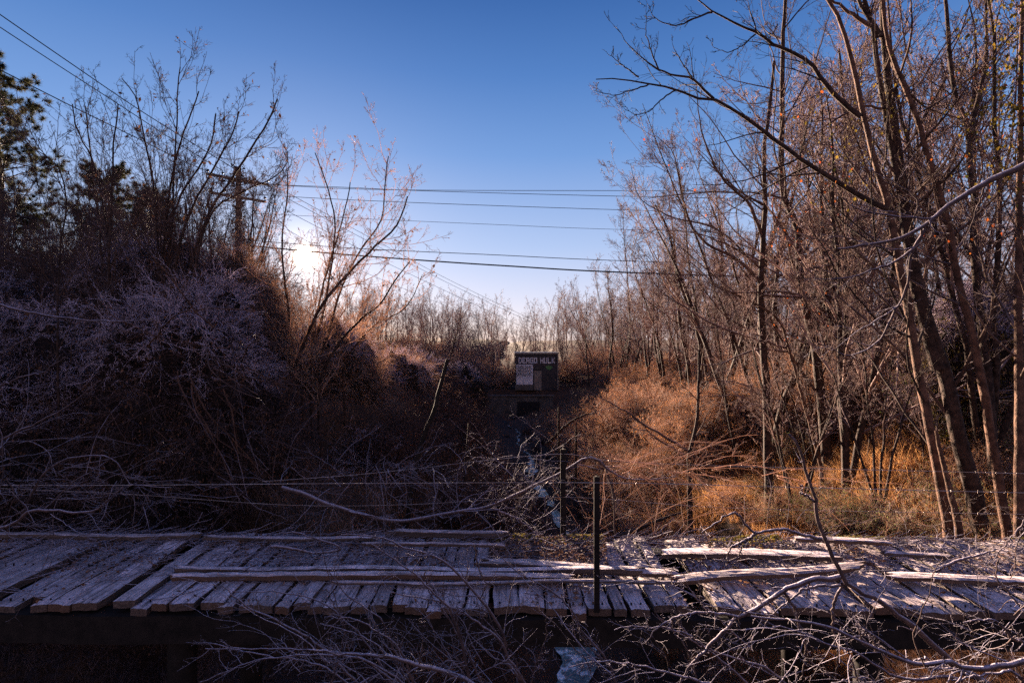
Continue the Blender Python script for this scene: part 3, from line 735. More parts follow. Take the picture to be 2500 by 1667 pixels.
# right bank brush
for k in range(190):
    y = rngp.uniform(20, 58) if k % 3 else rngp.uniform(18.3, 23)
    if y < 24: px = rngp.uniform(1900 if y < 20.5 else 1640, 2560)
    else: px = rngp.uniform(1380, 2500)
    x = (px - 1250) / F * y
    x = max(x, float(cxf(y)) + (3.0 if y < 26 else 4.6) + .6 * rngp.uniform())
    shrub(SHB, k % 5, x, y, rngp.uniform(.7, 1.15), 'brush_shrub', 'tangled tan brush shrub on the sunlit right bank', 'brush shrubs on the right bank', leaf=(k % 2 == 0))
for k, (px, y, s) in enumerate([(1540, 19, 1.1), (1600, 20.5, 1.3), (1660, 22, 1.2), (1500, 24, 1.1), (1450, 28, 1.2), (1560, 26, 1.35), (1620, 17, .8), (1400, 34, 1.2), (1370, 40, 1.2)]):
    shrub(SHB, k % 5, (px - 1250) / F * y, y, s, 'frosted_brush', 'pale frosted brush shrub spilling down the right bank to the creek', 'frosted brush spilling to the creek', False)
for k in range(70):
    y = rngp.uniform(13, 56); x = float(cxf(y)) - rngp.uniform(2.6, 6.0) * (1 if y < 28 else 1.5)
    shrub(SHV, k % 5, x, y, rngp.uniform(.4, .8), 'dark_shrub', 'dark frosted shrub on the shaded slope left of the creek', 'shrubs on the left slope')
for k, (px, y, s) in enumerate([(2100, 12, .45), (2200, 11, .5), (2300, 11.5, .5), (2360, 10, .45), (2460, 9.6, .5), (2010, 13, .4), (1900, 14, .4), (2440, 13, .9), (2380, 15, 1.2), (2460, 14, 1.3)]):
    shrub(SHG, k % 5, (px - 1250) / F * y, y, s, 'green_shrub', 'small yellow green leafy shrub at the foot of the right trees', 'green leafy shrubs under the right trees')
for k in range(70):
    y = rngp.uniform(62.5, 95); px = rngp.uniform(820, 1560); x = (px - 1250) / F * y
    if -.5 < x < 6.5 and y < 67: continue
    shrub(SHB, k % 5, x, y, rngp.uniform(1.0, 1.7), 'far_shrub', 'pale distant shrub in the field around the flat roofed building', 'shrubs around the building', leaf=False)
for k in range(60):
    px = rngp.uniform(0, 610); y = rngp.uniform(16, 26); x = (px - 1250) / F * y
    shrub(SHV, k % 5, x, y, rngp.uniform(1.0, 1.7), 'dark_shrub', 'tall purple grey shrub on top of the left bank behind the thickets', 'shrubs behind the left thickets', leaf=False, sz=1.15)

for k in range(28):
    y = rngp.uniform(10.5, 17.5); x = rngp.uniform(.38, .98) * y
    shrub(SHB if k % 3 else SHG, k % 5, x, y, rngp.uniform(.2, .52), 'brush_clump', 'small tangled weed clump rooted in the orange grass of the right bank', 'weed clumps on the orange grass bank')
for k in range(34):
    y = rngp.uniform(15, 52); x = float(cxf(y)) + rngp.choice([-1, 1]) * rngp.uniform(.6, 2.4)
    shrub(SHV, k % 5, x, y, rngp.uniform(.15, .35), 'brush_clump', 'low brown weed clump standing in the creek bed', 'weed clumps in the creek bed')
for k in range(12):
    y = rngp.uniform(11, 19); x = rngp.uniform(.42, .95) * y
    place_tree(int(rngp.choice([3, 4, 5])), x, y, rngp.uniform(.3, .5), 'thin young bare tree growing out of the orange grass bank', 'young trees on the orange grass bank', name='young_tree')
def gold_bush():
    r = thicket('cedar_bush', 'golden green evergreen bush between the right hand trunks', 12.3, 13.6, 8.7, 1.0, 1.0, 2.5, 60, 1500, .5, nleaf=9000, leafm='leafyel', leafs=.06, cat='bush', out=.9)
gold_bush()

# ------------------------------------------------------------------ grass
def grass(name, label, n, xs, ys, cond, L, w, m, seed, droop=.35, clump=.7):
    rng = np.random.default_rng(seed)
    x = rng.uniform(*xs, n * 4); y = ys[0] + (ys[1] - ys[0]) * rng.uniform(0, 1, n * 4) ** 1.5
    k = cond(x, y) & (vnoise(x, y, clump) + .6 * vnoise(x, y, 2.3) > -.7); x, y = x[k][:n], y[k][:n]; n = len(x)
    cx_, cy_ = np.round(x / .45) * .45 + .15 * vnoise(x, y, 1), np.round(y / .45) * .45
    lean = np.stack([x - cx_, y - cy_, np.zeros(n)], -1) * 2.2 + rng.normal(0, .3, (n, 3))
    d = norm(lean + np.array([0, 0, .9]))
    l = L * rng.uniform(.5, 1.3, n) * (1 + .4 * vnoise(x, y, 1.9)); z = height(x, y) - .03
    A = walk(np.stack([x, y, z], -1), d, l, 5, .12, -droop, rng)
    wd = np.stack([rng.normal(0, 1, n), rng.normal(0, 1, n), np.zeros(n)], -1); wd = norm(wd) * w
    pr = np.linspace(1, .15, 5)[None, :, None]
    V = np.stack([A + wd[:, None] * pr, A - wd[:, None] * pr], 2)
    I = np.arange(n * 10).reshape(n, 5, 2)
    qf = np.stack([I[:, :-1, 0], I[:, :-1, 1], I[:, 1:, 1], I[:, 1:, 0]], -1).reshape(-1, 4)
    o = link(name, mesh(name, V.reshape(-1, 3), qf), M[m]); tag(o, label, 'grass', kind='stuff')
grass('dry_grass', 'orange dry grass covering the sunlit right bank behind the bridge', 300000, (2.5, 20), (9, 30), lambda x, y: (x - cxf(y) > 1.9) & (x < y * 1.05 + 1), .55, .004, 'grass', 1)
grass('dry_grass', 'pale dry grass and weeds further along the creek banks', 60000, (-6, 14), (26, 58), lambda x, y: np.abs(x - cxf(y)) > 1.7, .7, .009, 'greengrass', 2)
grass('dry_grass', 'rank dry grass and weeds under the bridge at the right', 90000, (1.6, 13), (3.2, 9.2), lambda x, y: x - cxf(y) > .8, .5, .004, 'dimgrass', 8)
grass('frosty_grass', 'dark frosted weeds under the left half of the bridge', 30000, (-9, 1.2), (3.2, 9), lambda x, y: x - cxf(y) < -.7, .4, .004, 'vine', 9)
grass('frosty_grass', 'dark frosted grass on the shaded left slope and creek bed', 70000, (-9, 4.5), (9, 30), lambda x, y: (x - cxf(y) < -.7) | ((x - cxf(y) > .7) & (x - cxf(y) < 2.2)), .35, .004, 'greengrass', 3, .4)

# ------------------------------------------------------------------ bridge
ZD = 7.2; HB = CAMZ - ZD
def yd(py): return HB * F / (py - 833.5)
bridge = empty('plank_bridge', (0, 6.4, ZD - .1), 'derelict wooden plank bridge crossing the frame above the creek', 'bridge')
bridge.rotation_euler = (0, rad(.42), 0)
rw = np.random.default_rng(9)
def plank_mesh(w, l, t, rng, nx=5, ny=16, warp=.012, ragged=.02):
    X, Y = np.meshgrid(np.linspace(-w / 2, w / 2, nx), np.linspace(-l / 2, l / 2, ny))
    z = t / 2 + warp * np.sin(Y * rng.uniform(1, 3) + rng.uniform(0, 6)) + rng.uniform(-.06, .06) * X + rng.normal(0, .0022, X.shape)
    e = ragged * rng.normal(0, 1, nx); Y = Y.copy(); Y[0] += e; Y[-1] += ragged * rng.normal(0, 1, nx)
    side = .006 * rng.normal(0, 1, ny); X = X.copy(); X[:, 0] += side; X[:, -1] += .006 * rng.normal(0, 1, ny)
    ztop = z.copy(); ztop[:, 0] -= .006; ztop[:, -1] -= .006; ztop[0] -= .006; ztop[-1] -= .006
    top = np.stack([X, Y, ztop], -1).reshape(-1, 3); bot = np.stack([X, Y, z - t], -1).reshape(-1, 3)
    I = np.arange(nx * ny).reshape(ny, nx); o = nx * ny
    q = [np.stack([I[:-1, :-1], I[:-1, 1:], I[1:, 1:], I[1:, :-1]], -1).reshape(-1, 4)]
    q.append(np.stack([I[:-1, :-1], I[1:, :-1], I[1:, 1:], I[:-1, 1:]], -1).reshape(-1, 4) + o)
    ring = np.concatenate([I[0, :], I[1:, -1], I[-1, -2::-1], I[-2:0:-1, 0]])
    r2 = np.roll(ring, -1)
    q.append(np.stack([ring, ring + o, r2 + o, r2], -1))
    return np.concatenate([top, bot]), np.concatenate(q)
x = -8.6; y0, y1 = 5.42, 7.32
k = 0
while x < 8.6:
    w = rw.uniform(.13, .28); gap = .008 + abs(rw.normal(.008, .016))
    xc = x + w / 2; x += w + gap; k += 1
    if -4.52 < xc < -4.30: continue
    if rw.uniform() < .012: continue
    a = y0 + rw.normal(0, .024); b = y1 + rw.normal(0, .05)
    if rw.uniform() < .05: a += rw.uniform(.1, .3)
    V, Q = plank_mesh(w, b - a, .085, rw, ragged=.007)
    o = link('plank', mesh('plank', V, Q, False), M['wood'], bridge)
    o.location = (xc, (a + b) / 2 - 6.4, rw.normal(.05, .017))
    o.rotation_euler = (rw.normal(0, .010), rw.normal(0, .03), rw.normal(0, .022))
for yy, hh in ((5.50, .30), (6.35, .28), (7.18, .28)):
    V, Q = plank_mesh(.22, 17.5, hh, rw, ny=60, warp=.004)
    o = link('beam', mesh('beam', V, Q, False), M['shadewood'], bridge); o.rotation_euler = (0, 0, rad(90)); o.location = (0, yy - 6.4, -.015 - hh / 2)
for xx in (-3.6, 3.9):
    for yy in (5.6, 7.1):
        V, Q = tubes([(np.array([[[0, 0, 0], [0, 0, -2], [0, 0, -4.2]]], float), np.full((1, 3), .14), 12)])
        o = link('support_post', mesh('support_post', V, Q), M['shadewood'], bridge); o.location = (xx, yy - 6.4, -.32)
nl = []
for o_ in [c for c in bridge.children if c.name.startswith('plank')]:
    for yy in (5.5, 6.35, 7.15):
        for sx in (-.05, .05):
            c_ = np.array([o_.location.x + sx, yy - 6.4, .052 + .0425 + .012]); a6 = np.arange(6) / 6 * 6.283
            Vn = np.stack([c_[0] + .009 * np.cos(a6), c_[1] + .009 * np.sin(a6), np.full(6, c_[2])], -1); Vb_ = Vn - [0, 0, .03]; I6 = np.arange(6)
            nl.append((np.concatenate([Vn, Vb_]), [I6[None], np.stack([I6, I6 + 6, np.roll(I6, -1) + 6, np.roll(I6, -1)], -1)]))
tag(link('nail_heads', mesh('nail_heads', *joinvf(nl), False), M['metal'], bridge), kind='stuff')
def bxz(px, py): return ((px - 1250) / F * yd(py), yd(py))
boards = [  # x px start,end, py start,end, width, thick, lift, label
 (430, 1560, 1404, 1408, .10, .06, .05, 'long rotten grey board lying lengthwise along the middle of the bridge'),
 (425, 1400, 1420, 1424, .10, .06, .05, 'splintered board lying in front of the long rotten board'),
 (820, 1660, 1438, 1432, .05, .03, .05, 'narrow broken board with ragged ends at the centre of the deck'),
 (1180, 1650, 1385, 1412, .14, .05, .06, 'tapering frosted board ending just right of the fence post'),
 (1652, 2100, 1430, 1396, .15, .05, .08, 'sunlit board lifted at its right end, right of the fence post'),
 (2175, 2620, 1415, 1424, .16, .05, .06, 'sunlit lengthwise board running out of the right frame edge'),
 (1625, 2040, 1360, 1364, .20, .06, .06, 'wide mossy board along the back of the sunlit deck'),
 (1950, 2170, 1333, 1345, .12, .05, .12, 'short curved board edge lying on the rear right of the deck'),
 (2150, 2310, 1356, 1364, .10, .05, .07, 'short dark board near the back right corner'),
 (500, 900, 1331, 1330, .08, .05, .06, 'dark rear curb board on the left half of the bridge'),
 (960, 1230, 1316, 1320, .10, .08, .08, 'thick dark board on the rear edge in the centre'),
 (-100, 480, 1328, 1330, .09, .06, .06, 'rear curb board at the far left of the bridge'),
 (890, 1230, 1345, 1350, .06, .04, .07, 'thin rotten board across the debris at the centre rear'),
]
for (pa, pb, ya, yb, w, t, lift, lab) in boards:
    A = np.array(bxz(pa, ya)); B = np.array(bxz(pb, yb)); L = float(np.linalg.norm(B - A)); c = (A + B) / 2
    V, Q = plank_mesh(w, L, t, rw, ny=int(L * 8) + 6, warp=.014, ragged=.05)
    o = link('loose_board', mesh('loose_board', V, Q, False), M['wood']); tag(o, lab, 'board', 'loose boards on the bridge deck')
    ang = math.atan2(B[1] - A[1], B[0] - A[0])
    o.rotation_euler = (0 if lift < .1 else .0, 0, ang - math.pi / 2); o.location = (c[0], c[1], ZD - .0 + lift + .015 - c[0] * .0073)

# debris on deck
rl = np.random.default_rng(21)
def deckz(x): return ZD + .0 - x * .0073
n = 15000; x = np.where(rl.uniform(0, 1, n) < .45, rl.normal(.5, 1.1, n), rl.uniform(-7, 7.5, n)); y = 7.3 - np.abs(rl.normal(0, .75, n)); kk = (y > 5.4) & (vnoise(x, y, .5) > -.1)
x, y = x[kk], y[kk]
c = np.stack([x, y, deckz(x) + .015 + rl.uniform(0, .035, len(x))], -1)
o = link('leaf_litter', mesh('leaf_litter', *leafquads(c, .05, rl, .6, flat=True), False), M['leafdead']); tag(o, 'frosted dead leaves littering the bridge deck', 'leaf litter', kind='stuff')
n = 2200; x = rl.uniform(-7, 7.5, n); y = 7.35 - np.abs(rl.normal(0, .7, n)); y = np.maximum(y, 5.45)
a = rl.normal(0, .5, n); d = np.stack([np.cos(a), np.sin(a), rl.normal(.03, .12, n)], -1)
A = walk(np.stack([x, y, deckz(x) + .03], -1), d, rl.uniform(.1, .6, n), 6, .15, -.01, rl); A[:, :, 2] = np.maximum(A[:, :, 2], deckz(A[:, :, 0]) + .01)
AR = np.full((n, 6), 1.) * rl.uniform(.002, .005, (n, 1))
o = link('twig_litter', mesh('twig_litter', *tubes([(A, AR, 4)])), M['frosttwig']); tag(o, 'thin broken twigs scattered over the bridge deck', 'twigs', kind='stuff')
n = 9000; x = rl.uniform(-.8, 7.5, n); y = 7.36 - np.abs(rl.normal(0, .16, n)); kk = vnoise(x, y, .5) > .05; x, y = x[kk], y[kk]
c = np.stack([x, y, deckz(x) + .02 + rl.uniform(0, .03, len(x))], -1)
o = link('moss_patches', mesh('moss_patches', *leafquads(c, .035, rl, .7), False), M['moss']); tag(o, 'olive moss growing along the rear edge of the deck', 'moss', kind='stuff')

# ------------------------------------------------------------------ wire fences
def tpost(px, top, bot, d, wpx, parent, name='post'):
    a = np.array(P(px, top, d)); b = np.array(P(px + 3, bot, d)); w = wpx / F * d / 2
    parts = [box_vf(-w, w, -.006, .006, b[2] - a[2], 0), box_vf(-.006, .006, .0065, w * 1.6, b[2] - a[2], 0)]
    for kz in np.arange(.06, a[2] - b[2] - .05, .055): parts.append(box_vf(-w * .35, w * .35, -.014, -.0065, -kz - .018, -kz))
    V, Fa = joinvf(parts)
    o = link(name, mesh(name, V, Fa, False), M['metal'], parent); o.location = tuple(a - np.array(parent.location)); return o
def wire(name, pts, d, r, parent=None, m='wire', barbs=False, n=60, seed=0, d2=None):
    T = smooth_poly(pix(pts, d, d2), n)
    base = np.array(parent.location) if parent else T[0]
    V, Fa = tubes([(T[None], np.full((1, n), r), 6)]); L = [(V, Fa)]
    if barbs:
        rng = np.random.default_rng(seed); s = np.arange(0, 1, .012); c = np.stack([np.interp(s * (n - 1), np.arange(n), T[:, i]) for i in range(3)], -1)
        for sg in (1, -1):
            dd = norm(rng.normal(0, 1, c.shape)) * .014; L.append(tubes([(np.stack([c - dd, c + dd], 1), np.full((len(c), 2), .0013), 3)]))
    V, Fa = joinvf(L)
    o = link(name, mesh(name, V - base, Fa), M[m], parent)
    if parent is None: o.location = tuple(base)
    return o
fa = empty('wire_fence', P(1458, 1490, 5.38), 'front wire fence with a tall black steel post on the near edge of the bridge', 'fence')
tpost(1457, 1163, 1495, 5.36, 14, fa)
wire('barbed_wire', [(-60, 1184), (300, 1184), (800, 1180), (1457, 1178), (1900, 1188), (2560, 1204)], 5.34, .0035, fa, barbs=True, n=160)
fb = empty('wire_fence', P(1375, 1315, 7.34), 'rear wire fence sagging under twigs, with a shorter crusty steel post', 'fence')
tpost(1375, 1096, 1318, 7.34, 13, fb)
wire('barbed_wire', [(640, 1175), (850, 1160), (1020, 1143), (1200, 1122), (1375, 1108), (1500, 1125), (1800, 1138), (2560, 1157)], 7.33, .004, fb, barbs=True, n=140)
wire('barbed_wire', [(-40, 1190), (300, 1205), (700, 1232), (1000, 1231), (1375, 1213), (1800, 1240), (2560, 1256)], 7.33, .003, fb, barbs=True, n=140)
for p_, q_, d_ in (((1364, 992), 1085, 22), ((1406, 1040), 1100, 22), ((681, 1170), 1310, 7.6)):
    r_ = empty('old_fence_post', P(p_[0], q_, d_), {1364: 'thin dark post standing in the brush right of the far creek', 1406: 'shorter dark post right of the thin creek post', 681: 'dark post behind the left part of the bridge'}[p_[0]], 'post')
    b_ = np.array(P(p_[0], p_[1], d_)) - np.array(r_.location); rr = .05 if d_ > 10 else .02
    T = np.array([[[0, 0, -1.5], b_ * .5 + [0.01, 0, 0], b_]]); link('post', mesh('post', *tubes([(T, np.array([[rr, rr, rr * .7]]), 7)])), M['bark'], r_)

# ------------------------------------------------------------------ frosted foreground branches
def frosted(name, label, polys, d, widths, seed=0, lv=(4, 3), d2=None, mt='frosttwig', cat='branch', group=None, twigr=.0016, wob=.17, up=.0, lr=(.22, .4), ext=None, nn=26):
    rng = np.random.default_rng(seed); Ps, Rs = [], []
    for i, (pts, w) in enumerate(zip(polys, widths)):
        dd = d + (rng.uniform(-.25, .25) if ext is None and i else 0)
        T = smooth_poly(pix(pts, dd, (d2 + dd - d) if d2 else None), nn, rng, .004); Ps.append(T); Rs.append(w / F * d / 2 * np.linspace(1, .35, nn))
    Ps = np.array(Ps); Rs = np.array(Rs); b = Ps[0, 0].copy()
    A, AR = kids(Ps, Rs, lv[0], .08, 1, .75, lr[0], .5, 9, wob, up, rng, rmin=twigr * 1.4)
    B, BR = kids(A, AR, lv[1], .1, 1, .8, lr[1], .7, 6, wob, up, rng, rmin=twigr)
    root = empty(name, tuple(b), label, cat, group)
    Vs, Fa = tubes([(Ps, Rs, 8)]); link('stem', mesh('stem', Vs - b, Fa), M[mt], root)
    # frozen buds at the tips
    tips = np.concatenate([A[:, -1], B[:, -1]]); s = twigr * 1.9
    oc = np.array([[1, 0, 0], [-1, 0, 0], [0, 1, 0], [0, -1, 0], [0, 0, 1], [0, 0, -1]], float) * s
    Vb = (tips[:, None] + oc[None]).reshape(-1, 3); of = np.array([[0, 2, 4], [2, 1, 4], [1, 3, 4], [3, 0, 4], [2, 0, 5], [1, 2, 5], [3, 1, 5], [0, 3, 5]])
    Fb = (of[None] + (np.arange(len(tips)) * 6)[:, None, None]).reshape(-1, 3)
    V, Fa = tubes([(A, AR, 4), (B, BR, 3)]); V2, F2 = joinvf([(V, Fa), (Vb, Fb)])
    link('twigs', mesh('twigs', V2 - b, F2), M[mt], root)
    return root
def cA(l): return [(x / 2.613, 1200 + y / 2.613) for x, y in l][::-1]
def cB(l): return [(800 + x / 2.613, 1200 + y / 2.613) for x, y in l][::-1]
def cC(l): return [(1600 + x / 2.613, 1200 + y / 2.613) for x, y in l]
FG = 'frosted branches in front of the bridge'
ext_b = (2100, 1500)
A_ = [[(1270, 1215), (1500, 1120), (1700, 1060), (2000, 1040), (2352, 1080), (2800, 1400)], [(1310, 1000), (1600, 1000), (2000, 1010), (2300, 1060), (2700, 1350)],
      [(1330, 960), (1650, 1040), (2000, 1090), (2200, 1215), (2400, 1400)], [(1420, 600), (1560, 720), (1880, 880), (2060, 1000), (2400, 1350)],
      [(1500, 640), (1800, 640), (2060, 710), (2200, 820), (2352, 980), (2600, 1400)], [(2040, 840), (2250, 900), (2500, 1050), (2700, 1400)]]
labsA = ['pale thin frosted branch lowest at the left end of the spray below the bridge', 'frosted branch pointing left just above the lowest one, tip under the deck', 'straight frosted branch crossing its neighbours at the left end of the spray',
         'frosted branch rising diagonally left over the deck edge', 'arching frosted branch bending left over the front planks', 'short frosted branch tucked below the arching one']
for i, l in enumerate(A_):
    frosted('frosted_branch', labsA[i], [cA(l)], 3.3 + .2 * i % .9, [6 if i != 3 else 8], seed=400 + i, lv=(14, 4), group=FG)
B_ = [[(90, 270), (330, 290), (500, 360), (720, 430), (900, 600), (1060, 800), (1130, 950), (1140, 1080), (1290, 1260)], [(270, 320), (520, 500), (680, 640), (780, 750), (850, 950), (920, 1260)],
      [(1040, 360), (1200, 500), (1450, 650), (1560, 760), (1620, 880), (1780, 1080), (1860, 1260)], [(0, 500), (150, 680), (350, 820), (380, 920), (600, 1300)],
      [(0, 800), (200, 820), (400, 950), (500, 1080), (560, 1300)], [(-100, 1010), (0, 1020), (200, 1040), (400, 1050), (600, 1110), (800, 1160), (980, 1260)],
      [(400, 640), (700, 700), (900, 790), (1080, 930), (1160, 1060), (1280, 1260)], [(1530, 1120), (1700, 1085), (1900, 1090), (2200, 1160), (2500, 1240)],
      [(1830, 870), (2000, 860), (2200, 880), (2352, 950), (2700, 1240)], [(1740, 610), (1900, 580), (2100, 570), (2250, 620), (2352, 680), (2700, 1000)],
      [(620, 500), (640, 620), (760, 800), (880, 1000), (1000, 1260)], [(940, 340), (960, 480), (1010, 600), (900, 590)][::-1], [(1470, 820), (1600, 900), (1700, 1020), (1790, 1100)],
      [(1340, 740), (1390, 800), (1390, 940), (1330, 1100), (1290, 1250)], [(0, 620), (60, 760), (110, 860), (60, 1100), (0, 1300)]]
labsB = ['long frosted branch rising from the bottom centre across the deck to the upper left', 'dark frosted branch parallel below the long one, bending over the deck edge', 'thin frosted branch crossing the deck left of the black post',
         'slanting frosted twig at the left of the centre spray', 'curved frosted branch arching in the black space under the deck', 'thickest pale branch lying almost level at the bottom, left of centre',
         'frosted branch dropping right under the deck at the centre', 'level frosted branch over the creek at the bottom', 'arched frosted twig right of the creek below the deck', 'frosted twig arching over the front planks right of the post',
         'upright frosted twig rising in the centre spray', 'short upright twig standing in front of the middle boards', 'forked twig over the water below the deck', 'drooping twig hanging over the creek at the bottom centre', 'twig standing upright at the left of the centre spray']
wB = [9, 8, 6, 6, 7, 13, 8, 7, 7, 5, 6, 4, 4, 4, 5]
for i, l in enumerate(B_):
    frosted('frosted_branch', labsB[i], [cB(l)], [3.4, 3.2, 3.6, 3.3, 3.1, 2.9, 3.3, 3.2, 3.7, 3.9, 3.4, 3.9, 3.6, 3.3, 3.5][i], [wB[i]], seed=420 + i, lv=(15, 4), group=FG)
frosted('dead_branch', 'big bare dead branch at the lower right, its broken tip rising above the fence wire',
    [[(2440, 1700), (2404, 1665), (2339, 1632), (2270, 1567), (2212, 1514), (2143, 1464), (2071, 1426), (2051, 1391), (2013, 1315), (1994, 1257), (1988, 1210), (1972, 1160), (1948, 1090), (1928, 1058)],
     cC([(1180, 545), (1000, 560), (920, 590), (800, 640), (650, 740), (530, 800), (400, 930), (250, 1080), (160, 1215), (120, 1300)]),
     cC([(1060, 300), (950, 280), (870, 250), (760, 240), (650, 265), (600, 230), (560, 190), (530, 150), (490, 135), (400, 190), (290, 265)]),
     cC([(650, 265), (600, 290), (550, 320), (500, 345), (470, 380), (450, 430)]), cC([(1020, 65), (960, 20), (925, 10), (940, -30), (915, -45)]),
     cC([(1190, 590), (1140, 700), (1130, 860), (1160, 1000), (1150, 1200)]), cC([(830, 650), (900, 770), (920, 900), (960, 1000), (930, 1200)]),
     cC([(1180, 600), (980, 610), (860, 690), (730, 800), (680, 900)]), cC([(550, 320), (545, 380), (525, 420)])],
    3.6, [17, 14, 9, 8, 6, 7, 8, 7, 4], seed=450, lv=(5, 2), lr=(.10, .4), ext=1, twigr=.002, nn=36)
C_l = [([(2500, 1060), (2352, 1080), (2150, 1120), (1980, 1130), (1870, 1080), (1700, 1095), (1500, 1050), (1250, 920), (1100, 860), (900, 820), (600, 790)], 14, 'thick pale limb entering at the lower right corner and tapering left below the deck'),
       ([(1950, 1200), (1850, 1170), (1650, 1200), (1480, 1150), (1300, 1030), (1100, 970), (850, 870), (560, 880)], 8, 'frosted branch running left beneath the thick pale limb'),
       ([(850, 1240), (700, 1120), (500, 1060), (300, 980), (150, 900), (0, 780)], 7, 'frosted branch descending right below the dead branch fork'),
       ([(530, 795), (350, 770), (180, 780), (80, 820), (0, 880), (-60, 960)], 8, 'side branch hooking down to the left under the deck'),
       ([(900, 830), (520, 750), (330, 720), (200, 640), (0, 570)], 5, 'thin twig arching over the planks from the dead branch'),
       ([(2450, 1000), (2352, 960), (2270, 930), (2230, 880), (2150, 815), (1960, 830)], 8, 'crooked frosted branch at the right edge under the deck'),
       ([(2000, 1180), (1900, 1130), (1740, 1120), (1740, 1060), (1640, 1080)], 9, 'knobbly forked branch end beside the thick pale limb'),
       ([(1500, 1300), (1350, 1190), (1200, 1200), (1100, 1230)], 6, 'short frosted branch at the bottom edge right of centre'),
       ([(1290, 1200), (1220, 980), (1215, 900), (1160, 840)], 5, 'hooked frosted twig hanging under the deck at right'),
       ([(1400, 1030), (1390, 950), (1310, 880), (1280, 820)], 4, 'small upright frosted twig in the black shadow under the deck'),
       ([(2600, 900), (2352, 740), (2250, 640), (2180, 540), (2190, 420)], 6, 'frosted twig rising along the right frame edge'),
       ([(2420, 120), (2352, 200), (2280, 280), (2200, 380), (2110, 470)], 4, 'pale drooping twig over the right end of the bridge'),
       ([(2500, 150), (2352, 260), (2300, 360), (2290, 480), (2270, 560)], 4, 'second drooping twig at the right end of the bridge'),
       ([(2350, 1300), (2300, 1150), (2150, 1160), (1900, 1200)], 9, 'low frosted limb under the thick pale limb in the corner'),
       ([(300, 1300), (200, 1000), (120, 900), (100, 780)], 5, 'frosted twig left of the dead branch foot')]
for i, (l, w, lab) in enumerate(C_l):
    frosted('frosted_branch', lab, [cC(l)], 3.0 + (i * .37) % .9, [w], seed=460 + i, lv=(13, 4), group=FG)

# right/left bottom tangles
def tangle(name, label, spots, d, k, L, seed, lvl=(5, 3), r=.003, dirv=(0, 0, 1), wob=.2, cat='bramble', group=None, mt='frosttwig', dj=.4, spread=.7):
    rng = np.random.default_rng(seed); p = []
    for i in range(k):
        a = spots[int(rng.integers(0, len(spots)))]; p.append(P(a[0] + rng.normal(0, a[2]), a[1] + rng.normal(0, a[3]), d + rng.normal(0, dj)))
    p = np.array(p); dd = rng.normal(0, spread, (k, 3)) + np.array(dirv)
    A = walk(p, dd, L * rng.uniform(.5, 1.4, k), 16, wob * .6, -.02, rng); AR = (r * rng.uniform(.8, 2, (k, 1))) * np.linspace(1, .4, 16)[None]
    B, BR = kids(A, AR, lvl[0], .1, 1, .8, .35, .6, 7, wob, 0, rng, rmin=r * .6); C, CR = kids(B, BR, lvl[1], .1, 1, .8, .45, .7, 5, wob, 0, rng, rmin=r * .5)
    b = p[0].copy(); root = empty(name, tuple(b), label, cat, group)
    V, Fa = tubes([(A, AR, 5)]); link('stems', mesh('stems', V - b, Fa), M[mt], root)
    V, Fa = tubes([(B, BR, 4), (C, CR, 3)]); link('twigs', mesh('twigs', V - b, Fa), M[mt], root)
tangle('frosted_bramble', 'tangle of frosted lilac twigs at the left edge above the bridge', [(60, 1200, 90, 40), (10, 1120, 30, 60), (120, 1230, 80, 30)], 4.2, 42, .75, 501, dirv=(.6, 0, .1), r=.0022)
tangle('frosted_bramble', 'dense frosted twigs draped on the rear fence left of the leaning snag', [(760, 1170, 80, 15), (900, 1165, 90, 15), (1000, 1150, 60, 10)], 7.3, 60, .9, 502, dirv=(.2, 0, -.2), r=.003)
tangle('frosted_bramble', 'frosted twigs hanging from the rear fence wire beside the crusty post', [(1150, 1120, 60, 12), (1300, 1130, 60, 12), (1250, 1170, 60, 20)], 7.35, 46, .8, 503, dirv=(.1, 0, -.4), r=.003)
tangle('frosted_bramble', 'sunlit fallen twig mat lying on the wires right of the crusty post', [(1650, 1150, 80, 10), (1850, 1160, 120, 10), (1560, 1140, 60, 10)], 7.4, 34, 1.3, 504, dirv=(.9, 0, -.05), r=.0032, mt='brush', spread=.25, wob=.12)
tangle('frosted_bramble', 'arching pale canes in front of the dark thicket left of centre', [(450, 1190, 120, 30), (650, 1200, 90, 30), (300, 1180, 60, 30)], 8.0, 46, 1.4, 505, dirv=(.1, 0, .25), r=.003, wob=.14)
tangle('frosted_bramble', 'criss cross twigs on the right bank in front of the orange grass', [(1560, 1300, 60, 20), (1450, 1310, 60, 20), (1650, 1290, 60, 20)], 8.6, 18, 1.5, 506, dirv=(.2, 0, .55), r=.0032, mt='brush', wob=.12)
tangle('frosted_bramble', 'hanging weeds and canes at the right bank behind the sunlit deck', [(2100, 1290, 120, 20), (2300, 1290, 90, 20), (1900, 1290, 80, 20)], 9.0, 34, 1.3, 507, dirv=(.1, 0, .8), r=.0032, mt='twig')
tangle('frosted_bramble', 'mat of fine frosted twigs filling the bottom right corner', [(2250, 1600, 150, 40), (2000, 1580, 120, 40), (2450, 1560, 40, 40)], 3.6, 44, .8, 508, dirv=(-.7, 0, .3), r=.0022)
tangle('frosted_bramble', 'mat of fine frosted twigs at the bottom centre', [(1000, 1640, 120, 20), (1200, 1640, 100, 20), (800, 1640, 80, 20), (1500, 1640, 120, 20)], 3.6, 46, .9, 509, dirv=(-.4, 0, .7), r=.0022)
tangle('pale_vines', 'loose purple grey vines drooping over the face of the big thicket', [(200, 1000, 120, 60), (400, 950, 100, 80), (550, 1000, 60, 80)], 7.6, 36, 1.3, 510, dirv=(.1, 0, -.5), r=.0028, mt='vine', wob=.16)

